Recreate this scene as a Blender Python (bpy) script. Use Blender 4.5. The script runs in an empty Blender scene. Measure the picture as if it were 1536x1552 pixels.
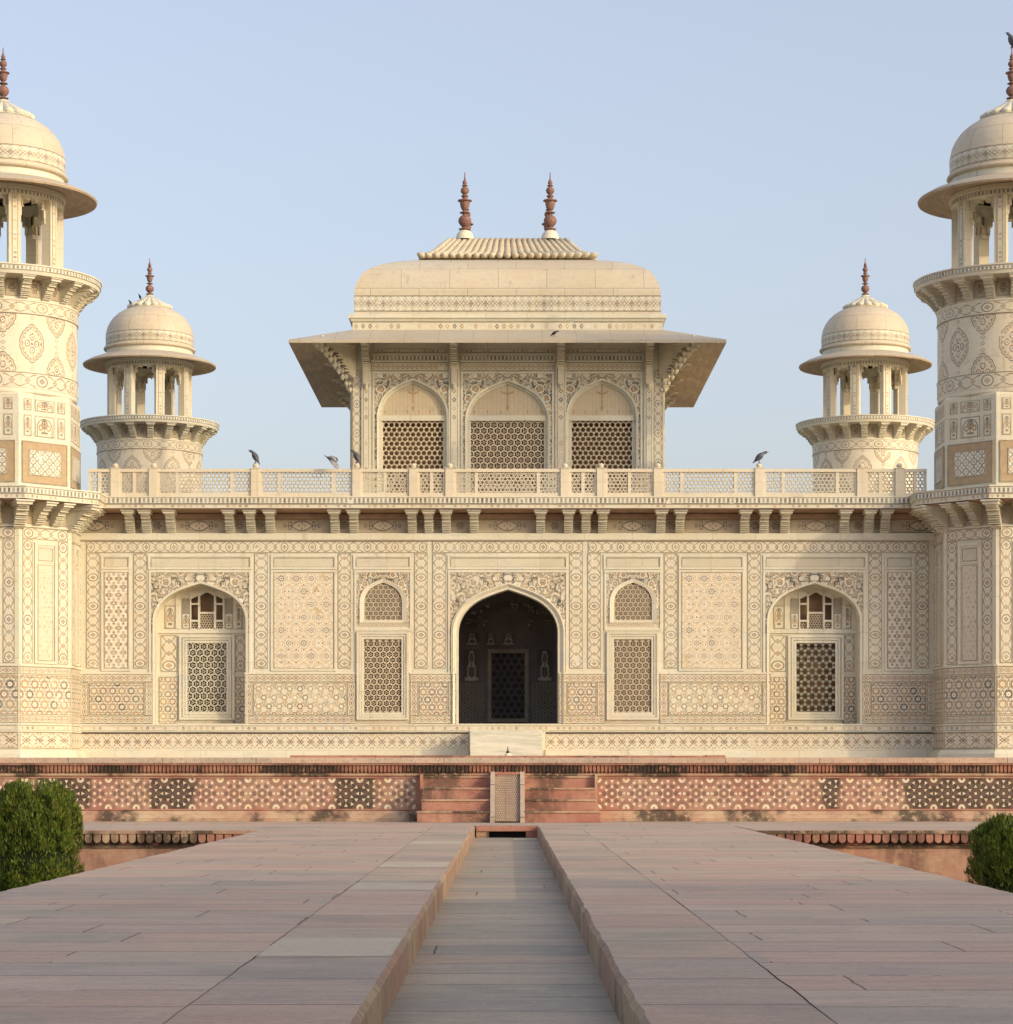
import bpy, math, random
from mathutils import Matrix, Vector, noise
random.seed(7)
PI = math.pi
F = 3740.0          # focal length in photograph pixels
EYE = 0.792         # eye height above the walkway
scene = bpy.context.scene
COL = scene.collection

# ------------------------------------------------------------------ camera
cam_d = bpy.data.cameras.new('camera'); cam = bpy.data.objects.new('camera', cam_d); COL.objects.link(cam)
cam.location = (0, 0, EYE); cam.rotation_euler = (math.radians(90), 0, 0)
cam_d.sensor_fit = 'HORIZONTAL'; cam_d.sensor_width = 36; cam_d.lens = 36*F/1536
cam_d.shift_y = 394/1536; cam_d.shift_x = -1.5/1536
cam_d.clip_start = 0.1; cam_d.clip_end = 3000
scene.camera = cam

# ------------------------------------------------------------------ light
AZ = math.radians(54.5)      # sun azimuth, from behind the camera towards the right
EL = math.radians(19.5)
w = bpy.data.worlds.new('World'); scene.world = w; w.use_nodes = True
wn = w.node_tree.nodes; wl = w.node_tree.links
sky = wn.new('ShaderNodeTexSky'); sky.sky_type = 'NISHITA'; sky.sun_disc = False
sky.sun_elevation = EL; sky.sun_rotation = PI - AZ
sky.air_density = 1.0; sky.dust_density = 5.2; sky.ozone_density = 1.2; sky.altitude = 150
bg = wn['Background']; bg.inputs['Strength'].default_value = 0.15
hz = wn.new('ShaderNodeMix'); hz.data_type = 'RGBA'; hz.inputs[0].default_value = 0.34      # even high haze over the whole sky
hz.inputs[7].default_value = (3.0, 2.75, 2.85, 1)
wl.new(sky.outputs['Color'], hz.inputs[6]); wl.new(hz.outputs[2], bg.inputs['Color'])
sd = bpy.data.lights.new('sun', 'SUN'); sd.energy = 0.82; sd.angle = math.radians(0.8); sd.color = (1.0, 0.82, 0.50)
sun = bpy.data.objects.new('sun', sd); COL.objects.link(sun)
dvec = Vector((math.cos(EL)*math.sin(AZ), -math.cos(EL)*math.cos(AZ), math.sin(EL)))
sun.rotation_euler = dvec.to_track_quat('Z', 'Y').to_euler(); sun.location = (30, -20, 30)
scene.view_settings.view_transform = 'Standard'; scene.view_settings.look = 'None'
scene.view_settings.gamma = 1; scene.view_settings.exposure = 0.86
scene.cycles.use_denoising = True
scene.cycles.max_bounces = 6

def PX(px, Y): return (px-769.5)/F*Y
def PZ(py, Y): return EYE+(1170-py)/F*Y

# ------------------------------------------------------------------ shader expressions
CUR = None
class S:
    def __init__(s, o): s.o = o
    def __add__(a, b): return mt('ADD', a, b)
    __radd__ = __add__
    def __sub__(a, b): return mt('SUBTRACT', a, b)
    def __rsub__(a, b): return mt('SUBTRACT', b, a)
    def __mul__(a, b): return mt('MULTIPLY', a, b)
    __rmul__ = __mul__
    def __truediv__(a, b): return mt('DIVIDE', a, b)
    def __neg__(a): return mt('MULTIPLY', a, -1)
    def __lt__(a, b): return mt('LESS_THAN', a, b)
    def __gt__(a, b): return mt('GREATER_THAN', a, b)
def mt(op, *a):
    n = CUR.nodes.new('ShaderNodeMath'); n.operation = op
    for i, x in enumerate(a):
        if isinstance(x, S): CUR.links.new(x.o, n.inputs[i])
        else: n.inputs[i].default_value = float(x)
    return S(n.outputs[0])
def fr(a): return mt('FRACT', a)
def fl(a): return mt('FLOOR', a)
def ab(a): return mt('ABSOLUTE', a)
def sn(a): return mt('SINE', a)
def cs(a): return mt('COSINE', a)
def sq(a): return mt('SQRT', a)
def mx(a, b): return mt('MAXIMUM', a, b)
def mn(a, b): return mt('MINIMUM', a, b)
def at2(a, b): return mt('ARCTAN2', a, b)
def mod(a, b): return mt('FLOORED_MODULO', a, b)
def near(a, c, w): return ab(a-c) < w
def sel(m, a, b): return b+(a-b)*m
def comb(x, y, z=0.0):
    n = CUR.nodes.new('ShaderNodeCombineXYZ')
    for i, q in enumerate((x, y, z)):
        if isinstance(q, S): CUR.links.new(q.o, n.inputs[i])
        else: n.inputs[i].default_value = q
    return S(n.outputs[0])
def rand(x, y, z=0.0):
    n = CUR.nodes.new('ShaderNodeTexWhiteNoise'); n.noise_dimensions = '3D'
    CUR.links.new(comb(x, y, z).o, n.inputs['Vector']); return S(n.outputs['Value'])
def nz(vec, scale, detail=3, rough=0.55, dist=0.0):
    n = CUR.nodes.new('ShaderNodeTexNoise'); n.inputs['Scale'].default_value = scale
    n.inputs['Detail'].default_value = detail; n.inputs['Roughness'].default_value = rough; n.inputs['Distortion'].default_value = dist
    CUR.links.new(vec.o, n.inputs['Vector']); return S(n.outputs[0])
def vor(vec, scale, feat='F1', rnd=1.0):
    n = CUR.nodes.new('ShaderNodeTexVoronoi'); n.feature = feat; n.inputs['Scale'].default_value = scale
    n.inputs['Randomness'].default_value = rnd
    CUR.links.new(vec.o, n.inputs['Vector']); return S(n.outputs['Distance'])
def scl(vec, x, y, z):
    n = CUR.nodes.new('ShaderNodeVectorMath'); n.operation = 'MULTIPLY'
    CUR.links.new(vec.o, n.inputs[0]); n.inputs[1].default_value = (x, y, z); return S(n.outputs[0])
def ramp(f, a, b):      # smooth 0..1 between a and b
    n = CUR.nodes.new('ShaderNodeMapRange'); n.interpolation_type = 'SMOOTHSTEP'
    CUR.links.new(f.o, n.inputs[0]); n.inputs[1].default_value = a; n.inputs[2].default_value = b
    return S(n.outputs[0])
def cmix(fac, a, b, mode='MIX'):
    n = CUR.nodes.new('ShaderNodeMix'); n.data_type = 'RGBA'; n.blend_type = mode
    if isinstance(fac, S): CUR.links.new(fac.o, n.inputs[0])
    else: n.inputs[0].default_value = fac
    for i, q in ((6, a), (7, b)):
        if isinstance(q, S): CUR.links.new(q.o, n.inputs[i])
        else: n.inputs[i].default_value = (*q, 1)
    return S(n.outputs[2])
def pick(f, cols):
    n = CUR.nodes.new('ShaderNodeValToRGB'); n.color_ramp.interpolation = 'CONSTANT'
    e = n.color_ramp.elements
    while len(e) < len(cols): e.new(0.5)
    for i, c in enumerate(cols): e[i].position = i/len(cols); e[i].color = (*c, 1)
    CUR.links.new(f.o, n.inputs[0]); return S(n.outputs[0])
def setup(name, rough=0.6):
    global CUR
    m = bpy.data.materials.new(name); m.use_nodes = True; CUR = m.node_tree
    b = CUR.nodes['Principled BSDF']; b.inputs['Roughness'].default_value = rough
    b.inputs['Specular IOR Level'].default_value = 0.3
    g = CUR.nodes.new('ShaderNodeNewGeometry'); P = S(g.outputs['Position'])
    u = CUR.nodes.new('ShaderNodeUVMap'); u.uv_map = 'UVMap'
    sp = CUR.nodes.new('ShaderNodeSeparateXYZ'); CUR.links.new(u.outputs[0], sp.inputs[0])
    return m, b, P, S(sp.outputs[0]), S(sp.outputs[1])
def sepP(P):
    n = CUR.nodes.new('ShaderNodeSeparateXYZ'); CUR.links.new(P.o, n.inputs[0])
    return S(n.outputs[0]), S(n.outputs[1]), S(n.outputs[2])
def finish(b, col, bump=None, strength=0.2, dist=0.01):
    CUR.links.new(col.o, b.inputs['Base Color'])
    if bump is not None:
        n = CUR.nodes.new('ShaderNodeBump'); n.inputs['Strength'].default_value = strength; n.inputs['Distance'].default_value = dist
        CUR.links.new(bump.o, n.inputs['Height']); CUR.links.new(n.outputs[0], b.inputs['Normal'])

MARB = (0.69, 0.67, 0.555)
DARK = (0.06, 0.05, 0.04); OCH = (0.40, 0.245, 0.10); ROSE = (0.26, 0.135, 0.085); GREY = (0.20, 0.175, 0.13)
PALE = (0.78, 0.73, 0.60); TAN = (0.56, 0.42, 0.25); OLIV = (0.33, 0.27, 0.15)

def marble_col(P, base=MARB, stain=1.0, blocks=True):
    n1 = nz(P, 0.55, 4, 0.6); n2 = nz(scl(P, 1, 1, 3.2), 1.7, 5, 0.65, 1.2); n3 = nz(P, 14, 3, 0.6)
    c = cmix(ramp(n1, 0.35, 0.72)*0.55, base, (base[0]*0.93, base[1]*0.80, base[2]*0.66))
    c = cmix(ramp(n2, 0.48, 0.72)*0.5, c, (base[0]*0.76, base[1]*0.80, base[2]*0.88))
    c = cmix(ramp(n3, 0.45, 0.75)*0.22*stain, c, (base[0]*0.62, base[1]*0.56, base[2]*0.48))
    if blocks:
        x, y, z = sepP(P)
        r = rand(fl((x+y*0.61)/0.9), fl(z/0.62))
        c = cmix(r*0.45, c, (base[0]*0.84, base[1]*0.81, base[2]*0.74))
        jn = mx(fr((x+y*0.61)/0.9) < 0.008, fr(z/0.62) < 0.011)*(nz(P, 0.9, 2) > 0.44)
        c = cmix(jn*0.55, c, (0.24, 0.20, 0.14))
        dk = ramp(nz(scl(P, 2.2, 2.2, 1.0), 1.3, 6, 0.75, 0.5), 0.60, 0.70)
        c = cmix(dk*0.55*stain, c, (0.36, 0.31, 0.23))
        gp = ramp(nz(scl(P, 1, 1, 1.8), 0.9, 5, 0.6, 0.8), 0.54, 0.66); c = cmix(gp*0.35, c, (base[0]*0.74, base[1]*0.80, base[2]*0.86))
    # rain streaks
    st = nz(scl(P, 5.0, 5.0, 0.45), 1.0, 4, 0.6)
    c = cmix(ramp(st, 0.58, 0.80)*0.5*stain, c, (0.30, 0.25, 0.18))
    return c

def mat_marble(name, base=MARB, stain=1.0, rough=0.5):
    m, b, P, u, v = setup(name, rough)
    finish(b, marble_col(P, base, stain), nz(P, 30, 3), 0.15, 0.01)
    return m

def pat(name, fn, base=MARB, rough=0.5, wear=(0.72, 1.0)):
    m, b, P, u, v = setup(name, rough)
    c = marble_col(P, base, 0.8, False)
    wn_ = ramp(nz(P, 1.3, 4, 0.6), 0.30, 0.68)
    wr = wn_*(wear[1]-wear[0])+wear[0]
    fine = ramp(nz(P, 16, 3, 0.7), 0.40, 0.62)
    lost = (nz(P, 2.3, 5, 0.7) > 0.36)
    for mask, colr in fn(u, v, P):
        c2 = cmix(fine*0.55, colr, tuple(q*0.55+0.16 for q in colr)) if not isinstance(colr, S) else cmix(fine*0.5, colr, (0.42, 0.33, 0.22))
        c = cmix(mask*wr*lost if not isinstance(mask, float) else wr*mask, c, c2)
    c = cmix(ramp(nz(scl(P, 1, 1, 0.8), 3.1, 6, 0.75), 0.54, 0.72)*0.34, c, (0.33, 0.27, 0.19))
    finish(b, c, nz(P, 30, 3), 0.12, 0.01)
    return m

def hexgrid(u, v):
    s3 = 1.7320508
    ax = fr(u)-0.5; ay = (fr(v/s3)-0.5)*s3
    bx = fr(u+0.5)-0.5; by = (fr(v/s3+0.5)-0.5)*s3
    la = ax*ax+ay*ay; lb = bx*bx+by*by
    s = la < lb
    x = sel(s, ax, bx); y = sel(s, ay, by)
    cu = fl(u+(1-s)*0.5)+s*0.37; cv = fl(v/s3+(1-s)*0.5)+s*7
    r = sq(mn(la, lb))
    hd = mx(ab(x), ab(x)*0.5+ab(y)*0.8660254)
    return x, y, r, hd, rand(cu, cv)

def p_rings(u, v, P):       # dado: linked octagonal rings
    x, y, r, hd, rn = hexgrid(u, v)
    ring = pick(rn, [OCH, ROSE, GREY, ROSE, OCH, DARK, ROSE, OCH])
    th = at2(y, x)
    return [(0.30, TAN), ((hd > 0.455)*0.85, PALE), (near(r, 0.29+cs(th*8)*0.022, 0.075), ring), ((r < 0.19)*0.8, PALE),
            ((near(hd, 0.41, 0.03))*0.8, GREY), ((r < 0.05), ROSE), ((near(ab(cs(th*3)), 0.0, 0.16)*(r > 0.46)), DARK)]
def p_waves(u, v, P):       # dado: rings with s-shaped tiles
    x, y, r, hd, rn = hexgrid(u, v)
    ring = pick(rn, [ROSE, TAN, OCH, GREY, OLIV])
    th = at2(y, x)
    tl = near(r, 0.44+sn(th*3+1.0)*0.05, 0.055)*(sn(th*3) > -0.35)
    return [(0.12, TAN), (tl*0.85, pick(rand(fl(u*2), fl(v*2)), [OCH, GREY, OLIV, (0.5, 0.33, 0.16)])), (near(r, 0.24+cs(th*6)*0.03, 0.065), ring), ((r < 0.15)*0.8, PALE)]
def p_stars(u, v, P):       # fine girih panel
    x, y, r, hd, rn = hexgrid(u, v)
    th = at2(y, x)
    x2, y2, r2, hd2, rn2 = hexgrid(u*2+0.5, v*2)
    t2 = at2(y2, x2)
    return [(0.80, (0.50, 0.33, 0.14)), (near(r2, 0.27+cs(t2*6)*0.12, 0.075), PALE), (near(hd2, 0.47, 0.05)*0.8, PALE), ((near(r, 0.23+cs(th*12)*0.02, 0.025))*0.9, PALE),
            (near(hd, 0.485, 0.02)*0.7, PALE), ((r < 0.15), PALE), (near(r, 0.145, 0.02)*(rn > 0.55), DARK), ((r < 0.06), GREY), ((r2 < 0.09)*(rn2 > 0.6), ROSE),
            ((near(r, 0.20, 0.025)*(cs(th*10) > 0.35)*(rn > 0.86)), (0.03, 0.025, 0.02))]
def p_lattice(u, v, P):     # star and rosette panel
    x, y, r, hd, rn = hexgrid(u*0.62, v*0.62); th = at2(y, x)
    x2, y2, r2, hd2, rn2 = hexgrid(u*1.24+0.5, v*1.24)
    return [(0.45, TAN), (near(hd, 0.47, 0.03), PALE), (near(hd2, 0.45, 0.05), PALE), (near(ab(sn(th*3)), 0, 0.16)*(r > 0.2), PALE), (near(r2, 0.2, 0.06)*0.7, GREY),
            (near(r, 0.19+cs(th*8)*0.02, 0.045), ROSE), ((r < 0.09), PALE), ((r < 0.05)*(rn > 0.4), DARK), ((r2 < 0.12)*(rn2 > 0.75), DARK)]
def p_border(u, v, P):      # chain of cartouches
    x = fr(u)-0.5; y = v-0.5; r = sq(x*x+y*y); th = at2(y, x)
    od = mod(fl(u), 3.0) > 0.5
    env = 0.30+cs(u*6.2831853*1.0)*0.10
    d = ab(x)+ab(y)
    col = pick(rand(fl(u), 3.0), [OCH, ROSE, OCH, OLIV])
    return [((ab(y) < 0.43)*0.20, TAN), (near(ab(y), env, 0.045)*od, GREY), (near(r, 0.37, 0.045)*(1-od), GREY), ((r < 0.33)*0.4, PALE), (near(d, 0.17, 0.055), col),
            ((d < 0.07)*0.9, DARK), ((near(ab(y), 0.40, 0.05)*near(ab(x), 0.5, 0.08)), OCH)]
def p_meander(u, v, P):     # base band: interlaced diamonds
    x = fr(u)-0.5; y = v-0.5
    tri = ab(fr(u)-0.5)*1.5-0.375
    tri2 = ab(fr(u*1.0+0.5)-0.5)*1.5-0.375
    q = fr(u*2)-0.5; dd = ab(q)*0.5+ab(y)
    dg = ab(q)*0.5+ab(ab(y)-0.40)
    fine = ab(fr(u*4)-0.5)*0.25+ab(ab(y)-0.22)
    return [(0.22, TAN), (near(y, tri, 0.045), GREY), (near(y, -tri, 0.045), OCH), (near(y, tri, 0.018), PALE), (near(dd, 0.15, 0.035), ROSE),
            ((dd < 0.06), DARK), (near(dg, 0.09, 0.03), OCH), ((fine < 0.055)*0.9, GREY), (near(fr(u*8+ab(y)*5), 0.5, 0.16)*(ab(y) > 0.08)*(ab(y) < 0.36)*0.75, PALE), ((ab(y) > 0.47), GREY)]
def p_dots(u, v, P):        # small diamond row
    x = fr(u)-0.5; y = v-0.5; d = ab(x)+ab(y)*0.9
    rn = rand(fl(u), 1.0)
    return [(0.15, TAN), ((d < 0.30)*(rn > 0.25), pick(rand(fl(u), 5.0), [OCH, ROSE, TAN, DARK, OCH, TAN])), ((d < 0.12), PALE), ((ab(y) > 0.44), GREY)]
def p_scroll(u, v, P):      # narrow arabesque border
    y = v-0.5
    s1 = sn(u*6.2831853)*0.26; s2 = sn(u*6.2831853+PI)*0.26
    x = fr(u*2)-0.5; r = sq(x*x*0.25+y*y)
    return [(0.18, TAN), (near(y, s1, 0.07), OCH), (near(y, s2, 0.05), GREY), ((r < 0.10), ROSE), (((ab(y) > 0.36)*(ab(x) > 0.38)), OCH)]
def p_ogee(u, v, P):        # frieze of interlaced ogees
    y = v-0.5; s = cs(u*6.2831853)
    e1 = s*0.30+cs(u*18.849)*0.05
    x = fr(u)-0.5; d = ab(x)*1.0+ab(y)*0.7; x2 = fr(u+0.5)-0.5; d2 = ab(x2)+ab(y)*0.7
    return [(0.12, TAN), (near(y, e1, 0.10)*0.7, PALE), (near(ab(y-e1), 0.10, 0.028), GREY), (near(ab(y+e1), 0.10, 0.028), GREY), (near(d, 0.11, 0.035), OCH),
            (near(d2, 0.11, 0.035), ROSE), ((d2 < 0.05), DARK), ((ab(y) > 0.465), GREY)]
def p_arab(u, v, P):        # flowering scrollwork
    c = comb(u, v)
    d = vor(c, 1.0, 'F1', 0.75); d2 = vor(comb(u+3.3, v+1.7), 2.1, 'F1', 0.8); e = nz(c, 1.4, 1, 0.4, 1.5)
    return [(0.28, TAN), (near(e, 0.5, 0.045), GREY), (near(e, 0.5, 0.02), DARK), (near(e, 0.40, 0.025), OCH), (near(e, 0.60, 0.025), GREY), (near(d, 0.38, 0.05)*0.9, PALE), (near(d, 0.45, 0.025)*(e > 0.47), DARK),
            (near(d, 0.22, 0.05), OCH), ((d2 < 0.16), PALE), ((d2 < 0.08), OCH), ((d < 0.10), ROSE), (((d2 < 0.10)*(e < 0.48)), DARK)]
def p_cart(u, v, P):        # frieze cartouche, u centred, v 0..1 of a panel
    y = v-0.5; x = ab(u)
    lens = ab(y)+x*x*0.42
    q = sq((x-0.25)*(x-0.25)+y*y); q2 = sq(x*x+(ab(y)-0.2)*(ab(y)-0.2))
    side = sq((x-1.05)*(x-1.05)*1.4+(ab(y)-0.13)*(ab(y)-0.13))
    dm = ab(x-1.5)+ab(y)
    return [(0.25, GREY), (near(lens, 0.36, 0.035), DARK), ((lens < 0.30)*0.35, PALE), ((q < 0.09), OCH), ((q2 < 0.08), ROSE), (near(side, 0.15, 0.03), DARK), (near(dm, 0.14, 0.035), DARK),
            ((near(y, 0, 0.02)*(x > 0.85)*(x < 1.35)), DARK)]
def p_rosette(u, v, P):
    y = v-0.5; r = sq(u*u+y*y); th = at2(y, u)
    return [(0.30, GREY), (near(r, 0.24+cs(th*6)*0.04, 0.035), DARK), ((r < 0.09), OCH), (near(r, 0.12, 0.03), DARK), ((near(ab(u)+ab(ab(y)-0.42), 0.0, 0.05)), OCH)]
def p_dentil(u, v, P):
    x = fr(u); rn = rand(fl(u), 2.0)
    return [((x < 0.52)*(v > 0.12)*(v < 0.80)*(0.55+rn*0.45), (0.07, 0.06, 0.05)), ((v > 0.86)*0.7, GREY), ((v < 0.07)*0.8, DARK)]
def p_medal(u, v, P):       # shaft medallions: u 0..8 around, v 0..1
    k = fl(u); od = mod(k, 2.0) > 0.5
    x = fr(u)-0.5
    yf = v-0.5
    yh = mn(ab(v), ab(1-v))
    ya = sel(od, ab(yf), yh)
    th = at2(ya*1.15, x); r = sq(x*x*0.62+ya*ya*1.5)
    pt = ab(x)*0.35+mx(ya-0.24, 0)*0.0
    rad = 0.345+ab(sn(th*8))*0.02-ab(cs(th))*0.015+mx(mt('POWER', ab(sn(th)), 18.0), 0)*0.05
    inn = r < rad
    c = comb(u*8, v*14); d = vor(c, 1.0, 'F1', 0.6)
    n2 = ab(x*1.3)
    chain_y = fr(v*9.0)-0.5
    chain = (ab(x)*3.6+ab(chain_y) < 0.36)*(r > rad+0.03)
    q1 = sq((ab(x)-0.17)*(ab(x)-0.17)*0.62+ya*ya*1.5); q2 = sq(x*x*0.62+(ya-0.115)*(ya-0.115)*1.5); qm = mn(q1, q2)
    lace = near(r, rad-0.075, 0.028)*(cs(th*18) > -0.1)
    return [(inn*0.22, (0.60, 0.47, 0.24)), (inn*near(d, 0.34, 0.05)*0.5, OCH), (lace*0.8, GREY), (inn*near(qm, 0.062, 0.016), ROSE), (inn*(qm < 0.045), PALE), (inn*(qm < 0.02), DARK), (inn*(r < 0.035), ROSE), (inn*near(d, 0.46, 0.05)*0.8, PALE), (near(r, rad, 0.014), GREY),
            (near(r, rad-0.05, 0.012)*0.8, OCH), (chain*0.6, GREY), ((chain*(ab(x)*3.6+ab(chain_y) < 0.16)), PALE)]
def p_girih(u, v, P):       # dark lined star lattice
    x = fr(u)-0.5; y = fr(v)-0.5
    r = sq(x*x+y*y); th = at2(y, x)
    a = ab(x)+ab(y)
    return [(0.6, PALE), (near(a, 0.5, 0.045), DARK), (near(r, 0.33+cs(th*8)*0.04, 0.03), DARK), (near(ab(x)-ab(y), 0, 0.035)*(r > 0.33), DARK), (near(r, 0.14, 0.035), OCH), ((r < 0.05), DARK)]
def p_vase(u, v, P):        # little flower vase panel, 0..1 both
    x = ab(u-0.5); y = v
    stem = (x < 0.03)*(y > 0.15)*(y < 0.85)
    fl_ = sq(x*x+(y-0.62)*(y-0.62)*0.5); fl2 = sq((x-0.2)*(x-0.2)+(y-0.45)*(y-0.45)*0.6)
    arch = sq(x*x*1.2+mx(y-0.45, 0)*mx(y-0.45, 0))
    return [(0.15, TAN), (near(arch, 0.42, 0.03), GREY), (stem, OCH), (near(fl_, 0.13, 0.04), GREY), ((fl_ < 0.07), ROSE), (near(fl2, 0.09, 0.035), OCH), ((near(y, 0.2, 0.05)*(x < 0.18)), GREY),
            ((mx(x, ab(y-0.5)) > 0.46)*0.9, GREY)]
def p_tymp(u, v, P):        # wooden-looking tympanum with a painted lamp, u -1..1, v 0..1
    x = ab(u)
    st = near(fr(u*9), 0.5, 0.05)
    dm = x*1.3+ab(v-0.35)
    return [(0.12, TAN), (st*0.40, GREY), (((x < 0.022)*(v > 0.15)*(v < 0.85)), OCH), ((near(v, 0.55+x*x*2.0, 0.025)*(x < 0.16)), OCH), ((x*2.5+ab(v-0.2) < 0.11), OCH),
            ((near(fr(u*3), 0.5, 0.06)*near(v, 0.1, 0.03)), OCH)]

M = {}
M['marble'] = mat_marble('marble')
M['marble_plain'] = mat_marble('marble_plain_panel', (0.63, 0.59, 0.475), 0.8)
M['marble_light'] = mat_marble('marble_light', (0.71, 0.685, 0.57), 0.8)
M['marble_grey'] = mat_marble('marble_weathered', (0.56, 0.515, 0.42), 1.3)
M['marble_pink'] = mat_marble('marble_railing', (0.69, 0.635, 0.51), 0.6)
M['cap_marble'] = mat_marble('marble_roof_cap', (0.60, 0.54, 0.42), 1.3)
M['rings'] = pat('inlay_rings', p_rings)
M['waves'] = pat('inlay_waves', p_waves)
M['stars'] = pat('inlay_girih_fine', p_stars)
M['lattice'] = pat('inlay_star_cross', p_lattice)
M['border'] = pat('inlay_cartouche_border', p_border)
M['meander'] = pat('inlay_meander', p_meander)
M['dots'] = pat('inlay_diamonds', p_dots)
M['scroll'] = pat('inlay_scroll', p_scroll)
M['ogee'] = pat('inlay_ogee', p_ogee)
M['arab'] = pat('inlay_arabesque', p_arab)
M['cart'] = pat('inlay_frieze_cartouche', p_cart, (0.52, 0.45, 0.33))
M['rosette'] = pat('inlay_frieze_rosette', p_rosette, (0.50, 0.43, 0.31))
M['dentil'] = pat('inlay_dentil', p_dentil)
M['medal'] = pat('inlay_medallions', p_medal, (0.72, 0.67, 0.54))
M['girih'] = pat('inlay_dark_star_lattice', p_girih)
M['vase'] = pat('inlay_vases', p_vase)
M['tymp'] = pat('inlay_tympanum', p_tymp, (0.58, 0.50, 0.36))

def flat(name, c, rough=0.7, c2=None, sc=4.0, bump=0.2):
    m, b, P, u, v = setup(name, rough)
    n = nz(P, sc, 5, 0.65)
    c2 = c2 or tuple(q*0.72 for q in c)
    finish(b, cmix(ramp(n, 0.3, 0.7), c, c2), nz(P, sc*6, 4), bump, 0.01)
    return m
M['line'] = flat('inlay_line', (0.24, 0.20, 0.14), 0.5, (0.40, 0.33, 0.23), 6)
M['brown'] = flat('brown_stone_inlay', (0.44, 0.325, 0.20), 0.5, (0.37, 0.27, 0.165), 9)
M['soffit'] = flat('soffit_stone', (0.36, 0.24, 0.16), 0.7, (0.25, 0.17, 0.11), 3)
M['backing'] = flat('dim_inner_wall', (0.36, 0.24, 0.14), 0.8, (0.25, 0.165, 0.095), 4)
M['lattice_marble'] = flat('lattice_marble', (0.68, 0.58, 0.43), 0.55, (0.60, 0.50, 0.36), 5)
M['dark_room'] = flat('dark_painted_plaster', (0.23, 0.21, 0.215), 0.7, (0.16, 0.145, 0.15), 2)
M['room_frame'] = flat('dim_door_frame', (0.48, 0.42, 0.34), 0.6)
M['black'] = flat('black_iron_and_dark_gaps', (0.012, 0.011, 0.012), 0.5)
M['red_finial'] = flat('red_sandstone_finial', (0.30, 0.15, 0.12), 0.6, (0.16, 0.10, 0.085), 14)
M['pigeon'] = flat('pigeon_feathers', (0.13, 0.135, 0.15), 0.6, (0.06, 0.06, 0.07), 14)
M['pigeon_pale'] = flat('pigeon_wing_feathers', (0.34, 0.33, 0.34), 0.6, (0.2, 0.19, 0.2), 14)
M['dark_bird'] = flat('black_feathers', (0.02, 0.02, 0.022), 0.5)
M['bird_leg'] = flat('pink_bird_leg', (0.3, 0.1, 0.08), 0.6)

# dome marble with block seams driven by uv (metres)
def mat_seam(name, base, su, sv, uw=0.012, off=0.5, dark=(0.25, 0.21, 0.15)):
    m, b, P, u, v = setup(name, 0.5)
    c = marble_col(P, base, 1.3, False)
    row = fl(v/sv); uu = u/su+mod(row, 2.0)*off
    r = rand(fl(uu), row)
    c = cmix(r*0.42, c, (base[0]*0.80, base[1]*0.76, base[2]*0.72))
    seam = mx(fr(uu) < uw/su, fr(v/sv) < uw/sv)
    c = cmix(seam*0.75, c, dark)
    finish(b, c, nz(P, 20, 3), 0.12, 0.01); return m
M['dome'] = mat_seam('marble_dome_blocks', (0.62, 0.555, 0.43), 1.15, 0.62, 0.014, 0.37)
M['dome_small'] = mat_seam('marble_dome_small_blocks', (0.62, 0.55, 0.43), 0.75, 0.6, 0.012, 0.37)
M['eave'] = mat_seam('marble_eave_slabs', (0.52, 0.44, 0.32), 0.62, 9.0, 0.012, 0.0)
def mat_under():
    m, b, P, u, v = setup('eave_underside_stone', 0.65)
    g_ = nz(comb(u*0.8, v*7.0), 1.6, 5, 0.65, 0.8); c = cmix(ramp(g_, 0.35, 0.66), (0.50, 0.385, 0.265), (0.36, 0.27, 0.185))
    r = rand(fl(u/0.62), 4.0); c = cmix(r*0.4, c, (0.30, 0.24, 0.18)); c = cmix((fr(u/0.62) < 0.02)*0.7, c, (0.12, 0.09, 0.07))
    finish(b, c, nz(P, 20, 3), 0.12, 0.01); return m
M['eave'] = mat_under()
def mat_vein():
    m, b, P, u, v = setup('veined_marble_block', 0.45)
    n = nz(scl(P, 0.5, 1, 7), 1.6, 6, 0.7, 1.4); c = cmix(ramp(n, 0.35, 0.7), (0.72, 0.69, 0.58), (0.47, 0.48, 0.40))
    finish(b, c, nz(P, 20, 3), 0.1, 0.01); return m
M['vein'] = mat_vein()
M['eave_top'] = mat_seam('weathered_eave_top', (0.50, 0.45, 0.36), 0.8, 9.0, 0.012, 0.0)

# red sandstone
RED = (0.37, 0.15, 0.115)
def red_col(P, base=RED, stain=0.5, pale=0.4, st0=0.52):
    n1 = nz(P, 1.6, 5, 0.65); n2 = nz(scl(P, 1, 1, 3), 6, 4, 0.6); n3 = nz(scl(P, 1.1, 1.1, 0.35), 1.0, 4, 0.6); n4 = nz(P, 9, 4, 0.7)
    c = cmix(ramp(n1, 0.3, 0.7), base, (base[0]*1.25, base[1]*1.7, base[2]*1.6))
    c = cmix(ramp(n2, 0.5, 0.75)*0.5, c, (base[0]*0.6, base[1]*0.6, base[2]*0.65))
    c = cmix(ramp(n3, st0, st0+0.10)*ramp(n4, 0.30, 0.5)*stain, c, (0.045, 0.036, 0.026))
    c = cmix(ramp(nz(P, 2.7, 4, 0.7), 0.58, 0.72)*pale, c, (0.55, 0.38, 0.22))
    return c
def mat_red(name, **k):
    m, b, P, u, v = setup(name, 0.8)
    finish(b, red_col(P, **k), nz(P, 18, 5, 0.7), 0.5, 0.02); return m
M['red'] = mat_red('red_sandstone', stain=0.55, pale=0.4)
M['red_stained'] = mat_red('red_sandstone_stained', stain=1.0, pale=0.35, st0=0.43)
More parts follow.
